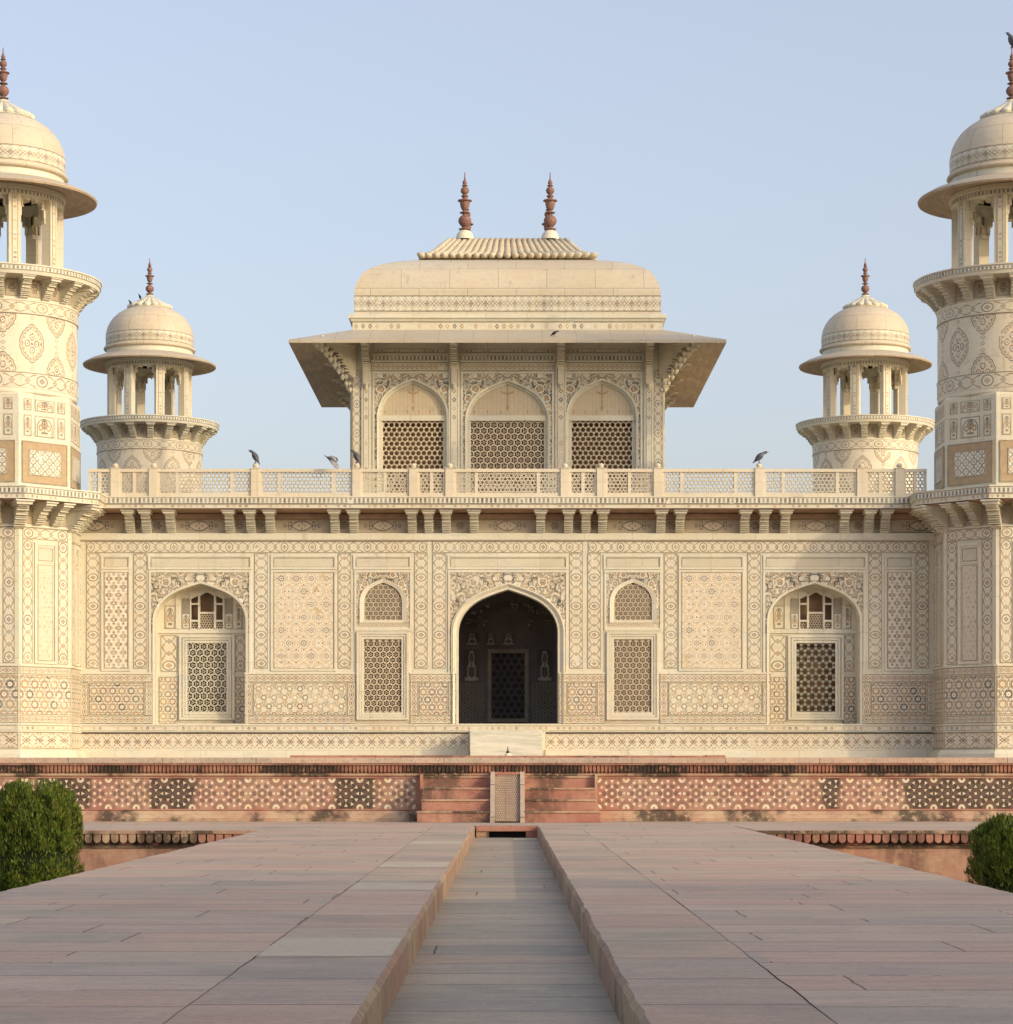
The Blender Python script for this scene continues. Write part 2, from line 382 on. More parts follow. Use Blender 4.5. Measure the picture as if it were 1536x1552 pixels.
M['red_steps'] = mat_red('red_sandstone_steps', stain=0.6, pale=0.4, st0=0.48)
M['red_dentil'] = mat_red('red_sandstone_dentils', base=(0.30, 0.12, 0.08), stain=1.0, pale=0.15, st0=0.40)
M['red_pale'] = mat_red('red_sandstone_pale', base=(0.42, 0.235, 0.165), stain=0.85, pale=0.5, st0=0.46)
M['red_plaster'] = mat_red('peeling_red_plaster', base=(0.40, 0.19, 0.14), stain=0.5, pale=0.8)
def mat_plinth():
    m, b, P, u, v = setup('red_sandstone_white_inlay', 0.7)
    x, y, z = sepP(P)
    c = red_col(P, base=(0.37, 0.175, 0.135), stain=0.0, pale=0.3)
    xn = x+(nz(P, 2.2, 5, 0.7)-0.5)*0.35
    dk = None       # algae-blackened stones of the plinth
    for c0, hw_ in ((-7.1, 0.45), (-5.36, 0.38), (-2.47, 0.33), (5.15, 0.16), (7.3, 0.95), (9.6, 0.4), (-9.4, 0.5)):
        t_ = ramp(hw_-ab(xn-c0), -0.05, 0.06); dk = t_ if dk is None else mx(dk, t_)
    dk = mx(dk, ramp(nz(scl(P, 1, 1, 0.4), 1.7, 5, 0.7), 0.60, 0.66)*0.6)
    c = cmix(dk*0.92, c, (0.05, 0.04, 0.03))
    xx = fr(u)-0.5; yy = v-0.5; r = sq(xx*xx+yy*yy); th = at2(yy, xx)
    rn = rand(fl(u*4), fl(v*4))
    hexes = near(r, 0.285, 0.07)*(cs(th*6) > 0.0)
    c = cmix(hexes*0.75, c, (0.15, 0.10, 0.08))
    c = cmix(near(r, 0.12, 0.045)*0.6, c, (0.16, 0.10, 0.08))
    f12 = ab(fr(th*(12/6.2831853)+0.5)-0.5)*(6.2831853/12)*r; f6 = ab(fr(th*(6/6.2831853))-0.5)*(6.2831853/6)*r
    tri_o = (f12 < (r-0.345)*0.52)*(r < 0.465)
    tri_i = (f6 < (0.31-r)*0.55)*(r > 0.20)
    x2 = fr(u+0.5)-0.5; y2 = ab(yy)-0.5; r2 = sq(x2*x2+y2*y2)
    ring2 = near(r2, 0.20, 0.07); c = cmix(ring2*0.5, c, (0.20, 0.12, 0.09))
    white = mx(mx(tri_o, tri_i), mx(r < 0.05, near(r2, 0.085, 0.045)))
    white = white*(r2 > 0.03)
    wc = pick(rn, [(0.72, 0.62, 0.47), (0.66, 0.50, 0.36), (0.74, 0.66, 0.52), (0.70, 0.58, 0.36)])
    c = cmix(white*(0.98-dk*0.1), c, wc)
    grime = ramp(nz(P, 3.2, 4, 0.7), 0.55, 0.75)
    c = cmix(grime*0.15, c, (0.12, 0.08, 0.05))
    finish(b, c, nz(P, 20, 4), 0.3, 0.01); return m
M['plinth_inlay'] = mat_plinth()
def mat_pave(name, base, lx=1.5, ly=0.64, green=0.4, seam=0.85, fade=True):
    m, b, P, u, v = setup(name, 0.75)
    x, y, z = sepP(P)
    wob = nz(P, 3.0, 3)*0.03
    row = fl((y+wob)/ly); xx = (x+wob)/lx+rand(row, 4.0)
    r = rand(fl(xx), row); r2 = rand(fl(xx), row, 5.0)
    stre = nz(scl(P, 1.0, 3.6, 1.0), 1.5, 7, 0.75, 0.9)
    blot = nz(P, 0.7, 4, 0.6); fine = nz(scl(P, 1, 3, 1), 22, 4, 0.7)
    c = cmix(ramp(stre, 0.30, 0.70), base, (base[0]*0.58, base[1]*0.64, base[2]*0.66))
    c = cmix(ramp(nz(scl(P, 0.8, 4.0, 1.0), 1.1, 5, 0.6, 0.4), 0.52, 0.68)*0.45, c, (0.56, 0.33, 0.23))
    tint = pick(r, [(base[0]*0.80, base[1]*0.80, base[2]*0.80), (base[0]*1.02, base[1]*0.88, base[2]*0.82), (base[0]*0.72, base[1]*0.80, base[2]*0.82), (base[0]*1.0, base[1]*1.0, base[2]*0.95), (base[0]*0.9, base[1]*0.80, base[2]*0.74), (base[0]*0.84, base[1]*0.92, base[2]*0.86)])
    c = cmix(0.5, c, tint)
    c = cmix((r2 > 0.86)*0.3, c, (0.58, 0.46, 0.33))
    c = cmix(ramp(blot, 0.48, 0.70)*green, c, (0.24, 0.235, 0.195))
    c = cmix(ramp(fine, 0.50, 0.70)*0.5, c, (0.19, 0.145, 0.12))
    pit = vor(P, 26.0, 'F1', 1.0); c = cmix((pit < 0.16)*0.35, c, (0.14, 0.105, 0.09))
    worn = ramp(nz(P, 4.5, 5, 0.75), 0.55, 0.68); c = cmix(worn*0.3, c, (0.60, 0.47, 0.38))
    brk = nz(P, 1.4, 3, 0.6)
    sx = (fr(xx) < 0.009/lx*1.2)*(brk > 0.44); sy = (fr((y+wob)/ly) < 0.016/ly)*(nz(P, 0.8, 3, 0.6) > 0.40)
    c = cmix(mx(sx, sy)*seam, c, (0.045, 0.035, 0.03))
    # bird droppings and grit
    sp = vor(P, 1.7, 'F1', 1.0); c = cmix((sp < 0.012)*0.8, c, (0.75, 0.72, 0.66))
    finish(b, c, mx(fine, 0)*0.6-mx(sx, sy)*0.8+stre*0.6, 0.7, 0.02); return m
M['pave'] = mat_pave('walkway_sandstone', (0.60, 0.45, 0.355), seam=0.7, green=0.38)
M['pave_edge'] = mat_pave('walkway_border_sandstone', (0.57, 0.425, 0.33), 30.0, 1.05, 0.4)
M['pave_pale'] = mat_pave('pale_sandstone_slab', (0.60, 0.51, 0.40), 30.0, 30.0, 0.6)
M['channel'] = mat_pave('channel_bed_sandstone', (0.48, 0.40, 0.315), 3.0, 0.62, 0.65)
def mat_wall_edge():
    m, b, P, u, v = setup('channel_side_sandstone', 0.85)
    x, y, z = sepP(P)
    r = rand(fl(y/0.62), 2.0)
    c = pick(r, [(0.38, 0.24, 0.17), (0.42, 0.31, 0.20), (0.36, 0.25, 0.18), (0.40, 0.26, 0.18)])
    n = nz(scl(P, 1, 9, 1.5), 2.0, 5, 0.7)
    c = cmix(ramp(n, 0.50, 0.60)*ramp(nz(P, 2.2, 4), 0.4, 0.6)*0.85, c, (0.06, 0.05, 0.035))
    finish(b, c, nz(scl(P, 1, 3, 1), 8, 5, 0.7), 0.8, 0.04); return m
M['channel_side'] = mat_wall_edge()
M['grass'] = flat('lawn', (0.045, 0.075, 0.018), 0.9, (0.08, 0.09, 0.03), 2.0)
M['earth'] = flat('earth', (0.20, 0.16, 0.10), 0.9, (0.10, 0.12, 0.05), 0.3)
def mat_leaf(name, a, b_, c_):
    m, b, P, u, v = setup(name, 0.55)
    n = nz(P, 7, 3, 0.6); r = rand(fl(u*977), fl(v*977))
    c = cmix(r, a, b_); c = cmix(ramp(n, 0.52, 0.72)*0.6, c, c_)
    finish(b, c); b.inputs['Subsurface Weight'].default_value = 0.0
    b.inputs['Transmission Weight'].default_value = 0.0
    return m
M['leaf'] = mat_leaf('clipped_cypress_leaf', (0.055, 0.095, 0.012), (0.165, 0.205, 0.024), (0.22, 0.16, 0.035))
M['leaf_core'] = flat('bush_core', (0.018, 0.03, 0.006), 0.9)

# ------------------------------------------------------------------ mesh building
ORG = {}
class MB:
    def __init__(s): s.V = []; s.Fc = []; s.U = []; s.Mi = []; s.mats = []; s.M = None; s.sm = []
    def mi(s, m):
        if isinstance(m, str): m = M[m]
        if m not in s.mats: s.mats.append(m)
        return s.mats.index(m)
    def v(s, p):
        p = Vector(p)
        if s.M is not None: p = s.M @ p
        s.V.append(p); return len(s.V)-1
    def idx(s, ids, uv, m, smooth=False):
        s.Fc.append(ids); s.U.append(uv or [(0, 0)]*len(ids)); s.Mi.append(s.mi(m)); s.sm.append(smooth)
    def face(s, pts, uv=None, m='marble', smooth=False):
        if uv is None:
            uv = [(p[0]+p[1], p[2]) for p in pts]
        s.idx([s.v(p) for p in pts], uv, m, smooth)
    def box(s, x0, x1, y0, y1, z0, z1, m='marble', skip=''):
        if x0 > x1: x0, x1 = x1, x0
        P = lambda a, b, c: ((x0, x1)[a], (y0, y1)[b], (z0, z1)[c])
        if 'f' not in skip: s.face([P(0,0,0), P(1,0,0), P(1,0,1), P(0,0,1)], None, m)
        if 'b' not in skip: s.face([P(1,1,0), P(0,1,0), P(0,1,1), P(1,1,1)], None, m)
        if 'l' not in skip: s.face([P(0,1,0), P(0,0,0), P(0,0,1), P(0,1,1)], None, m)
        if 'r' not in skip: s.face([P(1,0,0), P(1,1,0), P(1,1,1), P(1,0,1)], None, m)
        if 't' not in skip: s.face([P(0,0,1), P(1,0,1), P(1,1,1), P(0,1,1)], None, m)
        if 'd' not in skip: s.face([P(0,1,0), P(1,1,0), P(1,0,0), P(0,0,0)], None, m)
    def inlay(s, x0, x1, z0, z1, y, nu, nv, m, line=0.013, vert=False, lm='line', rot=None):
        """a proud inlaid slab: pattern face with nu x nv repeats and a thin line round it"""
        if x0 > x1: x0, x1 = x1, x0
        t = y-0.008
        s.box(x0, x1, t, y, z0, z1, 'marble', 'fb')
        uv = [(0, 0), (nu, 0), (nu, nv), (0, nv)]
        if vert: uv = [(0, 0), (0, 1), (nv, 1), (nv, 0)]
        if rot is not None: uv = rot
        s.face([(x0, t, z0), (x1, t, z0), (x1, t, z1), (x0, t, z1)], uv, m)
        if line:
            l = line; yy = t-0.003
            for a, b, c, d in ((x0, x0+l, z0, z1), (x1-l, x1, z0, z1), (x0+l, x1-l, z0, z0+l), (x0+l, x1-l, z1-l, z1)):
                s.face([(a, yy, c), (b, yy, c), (b, yy, d), (a, yy, d)], None, lm)
    def frame(s, x0, x1, z0, z1, w, y, pr, m='marble_light', y1=None, bottom=True):
        if x0 > x1: x0, x1 = x1, x0
        yb = y if y1 is None else y1
        s.box(x0, x0+w, y-pr, yb, z0, z1, m); s.box(x1-w, x1, y-pr, yb, z0, z1, m)
        s.box(x0+w, x1-w, y-pr, yb, z1-w, z1, m)
        if bottom: s.box(x0+w, x1-w, y-pr, yb, z0, z0+w, m)
    def lathe(s, prof, n=48, m='marble', smooth=True, uvs=None, cx=0, cy=0, a0=0.0):
        """prof: [(r, z, material or None)]; v runs along the profile in metres or as given by uvs=(nu)"""
        acc = [0]; rmax = max(p[0] for p in prof)
        for i in range(1, len(prof)): acc.append(acc[-1]+math.hypot(prof[i][0]-prof[i-1][0], prof[i][1]-prof[i-1][1]))
        mk = lambda p: [s.v((cx+p[0]*math.sin(a0+2*PI*k/n), cy-p[0]*math.cos(a0+2*PI*k/n), p[1])) for k in range(n)]
        prev = None; pd = None
        for i in range(len(prof)-1):
            p, q = prof[i], prof[i+1]; d = Vector((q[0]-p[0], q[1]-p[1]))
            if d.length > 1e-9: d.normalize()
            a = prev if (prev is not None and pd.dot(d) > 0.80) else mk(p)
            b = mk(q); prev = b; pd = d
            mm = q[2] if len(q) > 2 and q[2] else m
            nu = 2*PI*rmax; vv = (acc[i], acc[i+1])
            if len(q) > 3: nu = q[3]; vv = (0, 1)
            for k in range(n):
                k2 = (k+1) % n
                s.idx([a[k], a[k2], b[k2], b[k]], [(nu*k/n, vv[0]), (nu*(k+1)/n, vv[0]), (nu*(k+1)/n, vv[1]), (nu*k/n, vv[1])], mm, smooth)
    def prism(s, prof, x0, x1, m='marble'):
        """profile [(y, z)] extruded along x"""
        n = len(prof)
        for i in range(n):
            a = prof[i]; b = prof[(i+1) % n]
            s.face([(x0, *a), (x0, *b), (x1, *b), (x1, *a)], None, m)
        s.face([(x0, *p) for p in prof], [(p[0], p[1]) for p in prof], m)
        s.face([(x1, *p) for p in reversed(prof)], [(p[0], p[1]) for p in reversed(prof)], m)
    def tube(s, pts, rad, n=8, m='marble', flat=1.0, up=(0, 0, 1), smooth=True, cap=True):
        rings = []
        for i, p in enumerate(pts):
            p = Vector(p); a = Vector(pts[max(i-1, 0)]); b = Vector(pts[min(i+1, len(pts)-1)])
            t = (b-a).normalized(); sd_ = t.cross(Vector(up))
            if sd_.length < 1e-4: sd_ = Vector((1, 0, 0))
            sd_.normalize(); u2 = sd_.cross(t)
            r = rad[i]; rx, rz = (r if isinstance(r, tuple) else (r, r*flat))
            rings.append([s.v(p+sd_*math.cos(2*PI*k/n)*rx+u2*math.sin(2*PI*k/n)*rz) for k in range(n)])
        for i in range(len(rings)-1):
            for k in range(n):
                k2 = (k+1) % n
                s.idx([rings[i][k], rings[i][k2], rings[i+1][k2], rings[i+1][k]], None, m, smooth)
        if cap:
            s.idx(list(reversed(rings[0])), None, m); s.idx(rings[-1], None, m)
    def build(s, name, parent=None, org=None):
        o0 = Vector(org) if org is not None else (ORG[parent.name] if parent else Vector((0, 0, 0)))
        me = bpy.data.meshes.new(name)
        me.from_pydata([v-o0 for v in s.V], [], s.Fc)
        uvl = me.uv_layers.new(name='UVMap')
        flatuv = [c for f in s.U for q in f for c in q]
        uvl.data.foreach_set('uv', flatuv)
        for m in s.mats: me.materials.append(m)
        me.polygons.foreach_set('material_index', s.Mi); me.polygons.foreach_set('use_smooth', s.sm)
        me.update()
        o = bpy.data.objects.new(name, me); COL.objects.link(o)
        ORG[o.name] = o0
        if parent: o.parent = parent
        else: o.location = o0
        return o
def empty(name, loc):
    o = bpy.data.objects.new(name, None); COL.objects.link(o); o.location = loc; o.empty_display_size = 0.3
    ORG[o.name] = Vector(loc); return o
def tag(o, label=None, cat=None, group=None, kind=None):
    if label: o['label'] = label
    if cat: o['category'] = cat
    if group: o['group'] = group
    if kind: o['kind'] = kind
    return o
def copy_tree(o, parent=None):
    c = o.copy(); COL.objects.link(c); c.parent = parent
    ORG[c.name] = ORG.get(o.name, Vector())
    for ch in [q for q in COL.objects if q.parent == o]: copy_tree(ch, c)
    return c

# Mughal arch: height of the curve above the springing at t = |x|/w
def arch_h(t, H): 
    t = min(max(t, 0), 1)
    return H*(0.62*math.sqrt(max(0, 1-t**4))+0.38*(1-t))
def arch_pts(cx, hw, zs, H, n=14):
    out = []
    for i in range(-n, n+1):
        a = abs(i)/n; t = math.sin(a*PI/2)
        out.append((cx+math.copysign(t*hw, i), zs+arch_h(t, H)))
    return out
def arch_wall(mb, x0, x1, z0, z1, y, cx, hw, zs, H, m='marble', depth=0.3, rm=None, n=14, uvk=None, span_m=None, z_floor=None):
    """front skin with an arched opening and its reveal"""
    mb.face([(x0, y, z0), (cx-hw, y, z0), (cx-hw, y, z1), (x0, y, z1)], None, m)
    mb.face([(cx+hw, y, z0), (x1, y, z0), (x1, y, z1), (cx+hw, y, z1)], None, m)
    pts = arch_pts(cx, hw, zs, H, n)
    for a, b in zip(pts, pts[1:]):
        mb.face([(a[0], y, a[1]), (b[0], y, b[1]), (b[0], y, z1), (a[0], y, z1)], None, m)
    rm = rm or m; path = [(cx-hw, z0)]+pts+[(cx+hw, z0)]
    for a, b in zip(path, path[1:]):
        mb.face([(a[0], y, a[1]), (a[0], y+depth, a[1]), (b[0], y+depth, b[1]), (b[0], y, b[1])], None, rm)
    mb.face([(cx-hw, y, z0), (cx+hw, y, z0), (cx+hw, y+depth, z0), (cx-hw, y+depth, z0)], None, rm)
def spandrel(mb, x0, x1, z1, y, cx, hw, zs, H, m, k, n=14, zlow=None):
    """inlaid field between a rectangle and an arch, proud of the wall"""
    t = y-0.008; pts = arch_pts(cx, hw, zs, H, n)
    uv = lambda p: ((abs(p[0]-cx))*k, (p[2])*k)
    def q(P): mb.face(P, [uv(p) for p in P], m)
    for a, b in zip(pts, pts[1:]): q([(a[0], t, a[1]), (b[0], t, b[1]), (b[0], t, z1), (a[0], t, z1)])
    zl = zs if zlow is None else zlow
    if cx-hw-x0 > 0.001:
        q([(x0, t, zl), (cx-hw, t, zl), (cx-hw, t, z1), (x0, t, z1)])
        q([(cx+hw, t, zl), (x1, t, zl), (x1, t, z1), (cx+hw, t, z1)])
def arch_band(mb, cx, hw0, H0, hw1, H1, zs, zb, y, pr, m, n=14, pr_in=0.0):
    """moulding between two arch curves, from zb up round the arch"""
    A = [(cx-hw0, zb)]+arch_pts(cx, hw0, zs, H0, n)+[(cx+hw0, zb)]
    B = [(cx-hw1, zb)]+arch_pts(cx, hw1, zs, H1, n)+[(cx+hw1, zb)]
    t = y-pr
    for (a, b, c, d) in zip(A, A[1:], B, B[1:]):
        mb.face([(a[0], t+pr_in, a[1]), (b[0], t+pr_in, b[1]), (d[0], t, d[1]), (c[0], t, c[1])], None, m)
        mb.face([(c[0], t, c[1]), (d[0], t, d[1]), (d[0], y, d[1]), (c[0], y, c[1])], None, m)
        mb.face([(a[0], y+0.02, a[1]), (b[0], y+0.02, b[1]), (b[0], t+pr_in, b[1]), (a[0], t+pr_in, a[1])], None, m)

def bar(mb, p, q, w, y0, y1, m):
    dx, dz = q[0]-p[0], q[1]-p[1]; L = math.hypot(dx, dz)
    if L < 1e-4: return
    nx, nz_ = -dz/L*w/2, dx/L*w/2
    a = (p[0]+nx, p[1]+nz_); b = (q[0]+nx, q[1]+nz_); c = (q[0]-nx, q[1]-nz_); d = (p[0]-nx, p[1]-nz_)
    P = lambda r, y: (r[0], y, r[1])
    ids = [mb.v(P(r, y)) for y in (y0, y1) for r in (a, b, c, d)]
    z = None
    mb.idx([ids[3], ids[2], ids[1], ids[0]], z, m); mb.idx([ids[4], ids[5], ids[6], ids[7]], z, m)
    mb.idx([ids[0], ids[1], ids[5], ids[4]], z, m); mb.idx([ids[2], ids[3], ids[7], ids[6]], z, m)
def jali(mb, x0, x1, z0, z1, y0, y1, cell, w, m='lattice_marble', inside=None, style='hex'):
    R = cell/math.sqrt(3); rows = int((z1-z0)/(cell*0.866))+2; cols = int((x1-x0)/cell)+2
    cx, cz = (x0+x1)/2, (z0+z1)/2
    ok = (lambda p: x0-1e-6 <= p[0] <= x1+1e-6 and z0-1e-6 <= p[1] <= z1+1e-6 and (inside is None or inside(*p)))
    seen = set()
    def seg(p, q, ww):
        a, b = ok(p), ok(q)
        if not a and not b: return
        if not (a and b):
            if b: p, q = q, p
            lo, hi = 0.0, 1.0
            for _ in range(9):
                mdl = (lo+hi)/2
                if ok((p[0]+(q[0]-p[0])*mdl, p[1]+(q[1]-p[1])*mdl)): lo = mdl
                else: hi = mdl
            q = (p[0]+(q[0]-p[0])*lo, p[1]+(q[1]-p[1])*lo)
        bar(mb, p, q, ww, y0, y1, m)
    for j in range(-rows//2-1, rows//2+2):
        for i in range(-cols//2-1, cols//2+2):
            c = (cx+i*cell+(j % 2)*cell/2, cz+j*cell*0.866)
            vs = [(c[0]+R*math.cos(math.radians(30+60*k)), c[1]+R*math.sin(math.radians(30+60*k))) for k in range(6)]
            for k in range(6):
                p, q = vs[k], vs[(k+1) % 6]
                key = (round((p[0]+q[0])*500), round((p[1]+q[1])*500))
                if key in seen: continue
                seen.add(key); seg(p, q, w)
            if style == 'dot':
                vi = [(c[0]+R*0.30*math.cos(math.radians(60*k)), c[1]+R*0.30*math.sin(math.radians(60*k))) for k in range(6)]
                for k in range(6): seg(vi[k], vi[(k+1) % 6], w*0.35)
                for k in (0, 2, 4): seg(vi[k], (c[0]+R*0.866*math.cos(math.radians(60*k)), c[1]+R*0.866*math.sin(math.radians(60*k))), w*0.25)
            if style in ('ros', 'star'):
                r2 = R*0.50
                vi = [(c[0]+r2*math.cos(math.radians(60*k)), c[1]+r2*math.sin(math.radians(60*k))) for k in range(6)]
                if style == 'ros':
                    for k in range(6): seg(vi[k], vi[(k+1) % 6], w*0.26)
                for k in range(6):
                    e = (c[0]+R*0.866*math.cos(math.radians(60*k)), c[1]+R*0.866*math.sin(math.radians(60*k)))
                    if style == 'ros': seg(vi[k], e, w*0.26)
                    else:
                        e2 = (c[0]+R*0.866*math.cos(math.radians(60*(k+1))), c[1]+R*0.866*math.sin(math.radians(60*(k+1))))
                        seg(e, e2, w*0.55)

def corbel(mb, wd=0.17, out=0.6, h=0.58, z1=0.0, m='marble', y=0.0):
    """stepped bracket: local x centre 0, wall at y, top at z1"""
    # profile in (out, down) fractions
    pr = [(0.0, 1.0), (0.10, 1.0), (0.16, 0.93), (0.20, 0.80), (0.27, 0.78), (0.27, 0.66), (0.36, 0.64), (0.36, 0.52), (0.47, 0.50), (0.47, 0.39), (0.60, 0.37), (0.62, 0.26), (0.78, 0.24), (0.80, 0.17)]
    pts = [(y-0.0, z1)]+[(y-o*out, z1-d*h) for o, d in pr]+[(y-0.80*out, z1)]
    mb.prism(pts, -wd/2, wd/2, m)
    W = wd*0.72
    mb.box(-W, W, y-0.92*out, y-0.02, z1-0.17*h, z1-0.06*h, m)
    mb.box(-W*1.18, W*1.18, y-0.99*out, y-0.02, z1-0.06*h, z1, m)
    for i in range(9):      # horizontal ridges on the nose
        d = 0.26+i*0.08
        o = [0.66, 0.63, 0.49, 0.485, 0.38, 0.375, 0.29, 0.28, 0.19][i]
        mb.box(-wd*0.56, wd*0.56, y-(o+0.02)*out, y-o*out*0.6, z1-(d+0.035)*h, z1-d*h, m)

# ================================================================== SETTING
mb = MB(); mb.face([(-900, -300, -0.95), (900, -300, -0.95), (900, 1500, -0.95), (-900, 1500, -0.95)], None, 'earth')
tag(mb.build('ground'), kind='structure')
mb = MB(); mb.face([(-60, -20, -0.90), (60, -20, -0.90), (60, 33.1, -0.90), (-60, 33.1, -0.90)], None, 'grass')
tag(mb.build('lawn'), kind='structure')

CW = 0.455; WO = 3.34; YE = 36.0
def jag(n, a, seed):
    r = random.Random(seed); v = 0; out = []
    for i in range(n):
        v = v*0.6+r.uniform(-a, a); out.append(v)
    return out
# raised walkway: two paved strips with a dry channel between them
mb = MB()
ys = [-3+0.12*i for i in range(int(39/0.12)+1)]; ys[-1] = YE
for s in (-1, 1):
    jj = jag(len(ys), 0.0025 if s < 0 else 0.005, 3+s); jo = jag(len(ys), 0.012, 30+s); jc = jag(len(ys), 0.003, 60+s)
    for i in range(len(ys)-1):
        a, b = ys[i], ys[i+1]
        xi0, xi1 = s*(CW+jj[i]), s*(CW+jj[i+1]); xo0, xo1 = s*(WO+jo[i]), s*(WO+jo[i+1])
        xc0, xc1 = s*(1.06+jc[i]), s*(1.06+jc[i+1]); g = 0.0018+0.0022*max(0, math.sin(i*0.13+s))
        def q(P, m): mb.face(P if s > 0 else list(reversed(P)), None, m)
        q([(xi0+s*0.02, a, 0), (xc0-s*g, a, 0), (xc1-s*g, b, 0), (xi1+s*0.02, b, 0)], 'pave_edge')
        q([(xc0+s*g, a, 0.0), (xo0-s*0.015, a, 0), (xo1-s*0.015, b, 0), (xc1+s*g, b, 0.0)], 'pave')
        q([(xc0-s*g, a, -0.03), (xc0+s*g, a, -0.03), (xc1+s*g, b, -0.03), (xc1-s*g, b, -0.03)], 'black')
        q([(xi0, a, -0.022), (xi0+s*0.02, a, 0), (xi1+s*0.02, b, 0), (xi1, b, -0.022)], 'channel_side')
        q([(s*CW, a, -0.22), (xi0, a, -0.022), (xi1, b, -0.022), (s*CW, b, -0.22)], 'channel_side')
        q([(xo0-s*0.015, a, 0), (xo0, a, -0.02), (xo1, b, -0.02), (xo1-s*0.015, b, 0)], 'pave')
        q([(xo0, a, -0.02), (xo0, a, -1.0), (xo1, b, -1.0), (xo1, b, -0.02)], 'red')
# a few paler slabs let into the left border
for x0, x1, y0, y1 in ((-1.055, -0.478, 10.55, 11.75), (-1.055, -0.478, 16.5, 17.6), (-1.055, -0.478, 20.4, 21.6), (-1.055, -0.478, 27.0, 28.2)):
    mb.face([(x0, y0, 0.002), (x1, y0, 0.002), (x1, y1, 0.002), (x0, y1, 0.002)], None, 'pave_pale')
mb.V = [v+Vector((-0.022, 0, 0)) for v in mb.V]
tag(mb.build('walkway'), kind='structure')
mb = MB(); mb.face([(-CW-0.05, -3, -0.17), (CW+0.03, -3, -0.17), (CW+0.03, YE, -0.17), (-CW-0.03, YE, -0.17)], None, 'channel')
mb.box(0.08, 0.42, 35.0, 35.03, -0.17, -0.155, 'marble_light')
tag(mb.build('channel_bed'), kind='structure')
# lower terrace round the plinth, on either side of and beyond the walkway
mb = MB()
for s in (-1, 1):
    a, b = sorted((s*WO, s*40))
    mb.face([(a, 33.3, 0.0), (b, 33.3, 0.0), (b, 60, 0.0), (a, 60, 0.0)], None, 'pave')
    mb.face([(a, 33.3, -0.045), (b, 33.3, -0.045), (b, 33.3, 0.0), (a, 33.3, 0.0)], None, 'red_pale')
    mb.face([(a, 33.38, -0.20), (b, 33.38, -0.20), (b, 33.38, -0.045), (a, 33.38, -0.045)], None, 'red_stained')
    mb.face([(a, 33.3, -0.045), (b, 33.3, -0.045), (b, 33.38, -0.045), (a, 33.38, -0.045)], None, 'red')
    mb.face([(a, 33.38, -0.20), (b, 33.38, -0.20), (b, 33.30, -0.20), (a, 33.30, -0.20)], None, 'red')
    mb.face([(a, 33.33, -0.23), (b, 33.33, -0.23), (b, 33.33, -0.2), (a, 33.33, -0.2)], None, 'red_pale')
    mb.face([(a, 33.36, -1.0), (b, 33.36, -1.0), (b, 33.36, -0.23), (a, 33.36, -0.23)], None, 'red_plaster')
    x = a+0.12
    while x < b-0.1:            # rounded dentils under the coping
        if abs(x) < 14:
            m = 'red_pale' if (s < 0 and noise.noise(Vector((x*0.7, 0, 0))) > -0.15) else 'red'
            h_ = 0.048; c = [(x-h_, -0.052), (x-h_, -0.125), (x-h_*0.7, -0.158), (x, -0.172), (x+h_*0.7, -0.158), (x+h_, -0.125), (x+h_, -0.052)]
            mb.face([(p[0], 33.31, p[1]) for p in reversed(c)][::-1], None, m)
            for p, q in zip(c, c[1:]+c[:1]): mb.face([(p[0], 33.31, p[1]), (q[0], 33.31, q[1]), (q[0], 33.38, q[1]), (p[0], 33.38, p[1])], None, m)
        x += 0.118
mb.face([(-WO, YE+0.35, 0.0), (WO, YE+0.35, 0.0), (WO, 40, 0.0), (-WO, 40, 0.0)], None, 'pave')
for s in (-1, 1):
    a, b = sorted((s*(CW+0.001), s*WO)); mb.face([(a, YE, 0.0), (b, YE, 0.0), (b, YE+0.35, 0.0), (a, YE+0.35, 0.0)], None, 'pave')
tag(mb.build('terrace'), kind='structure')
# channel head: lintel over the dark outlet
o = empty('channel_outlet', (0, YE, -0.17))
mb = MB(); mb.box(-CW, CW, YE, YE+0.35, -0.075, 0.0, 'red'); mb.box(-CW, -0.27, YE+0.02, YE+0.35, -0.17, -0.075, 'red_pale'); mb.box(0.27, CW, YE+0.02, YE+0.35, -0.17, -0.075, 'red')
mb.build('lintel', o)
mb = MB(); mb.box(-0.27, 0.27, YE+0.2, YE+0.34, -0.17, -0.076, 'black'); mb.build('opening', o)  # black block, its colour standing in for the darkness inside the outlet
tag(o, 'red sandstone lintel over the dark water outlet at the head of the channel', 'outlet')

# ================================================================== PLINTH
Yp = 39.5; PT = 1.02; PW = 22.5
pl = empty('sandstone_plinth', (0, 51.5, 0)); tag(pl, 'red sandstone plinth with white star inlay under the marble tomb', 'plinth')
mb = MB()
mb.box(-PW, PW, Yp, 76, 0.0, PT-0.09, 'red', 'd'); mb.build('core', pl)
mb = MB(); mb.box(-PW-0.08, PW+0.08, Yp-0.10, 76.05, 0.93, PT, 'pave', 'd'); mb.box(-PW-0.06, PW+0.06, Yp-0.08, Yp+0.02, 0.90, 0.93, 'red'); mb.build('coping', pl)
mb = MB()
x = -8.9
while x < 8.9:
    w_ = 0.044; z0, z1 = 0.775, 0.898
    c = [(x-w_/2, z1), (x-w_/2, z0+0.045), (x-w_*0.28, z0+0.012), (x, z0), (x+w_*0.28, z0+0.012), (x+w_/2, z0+0.045), (x+w_/2, z1)]
    yy = Yp-0.055
    mb.face([(p[0], yy, p[1]) for p in c], None, 'red_dentil')
    for p, q in zip(c, c[1:]): mb.face([(p[0], yy, p[1]), (q[0], yy, q[1]), (q[0], Yp, q[1]), (p[0], Yp, p[1])], None, 'red_dentil')
    x += 0.062
mb.build('dentil_course', pl)
mb = MB()
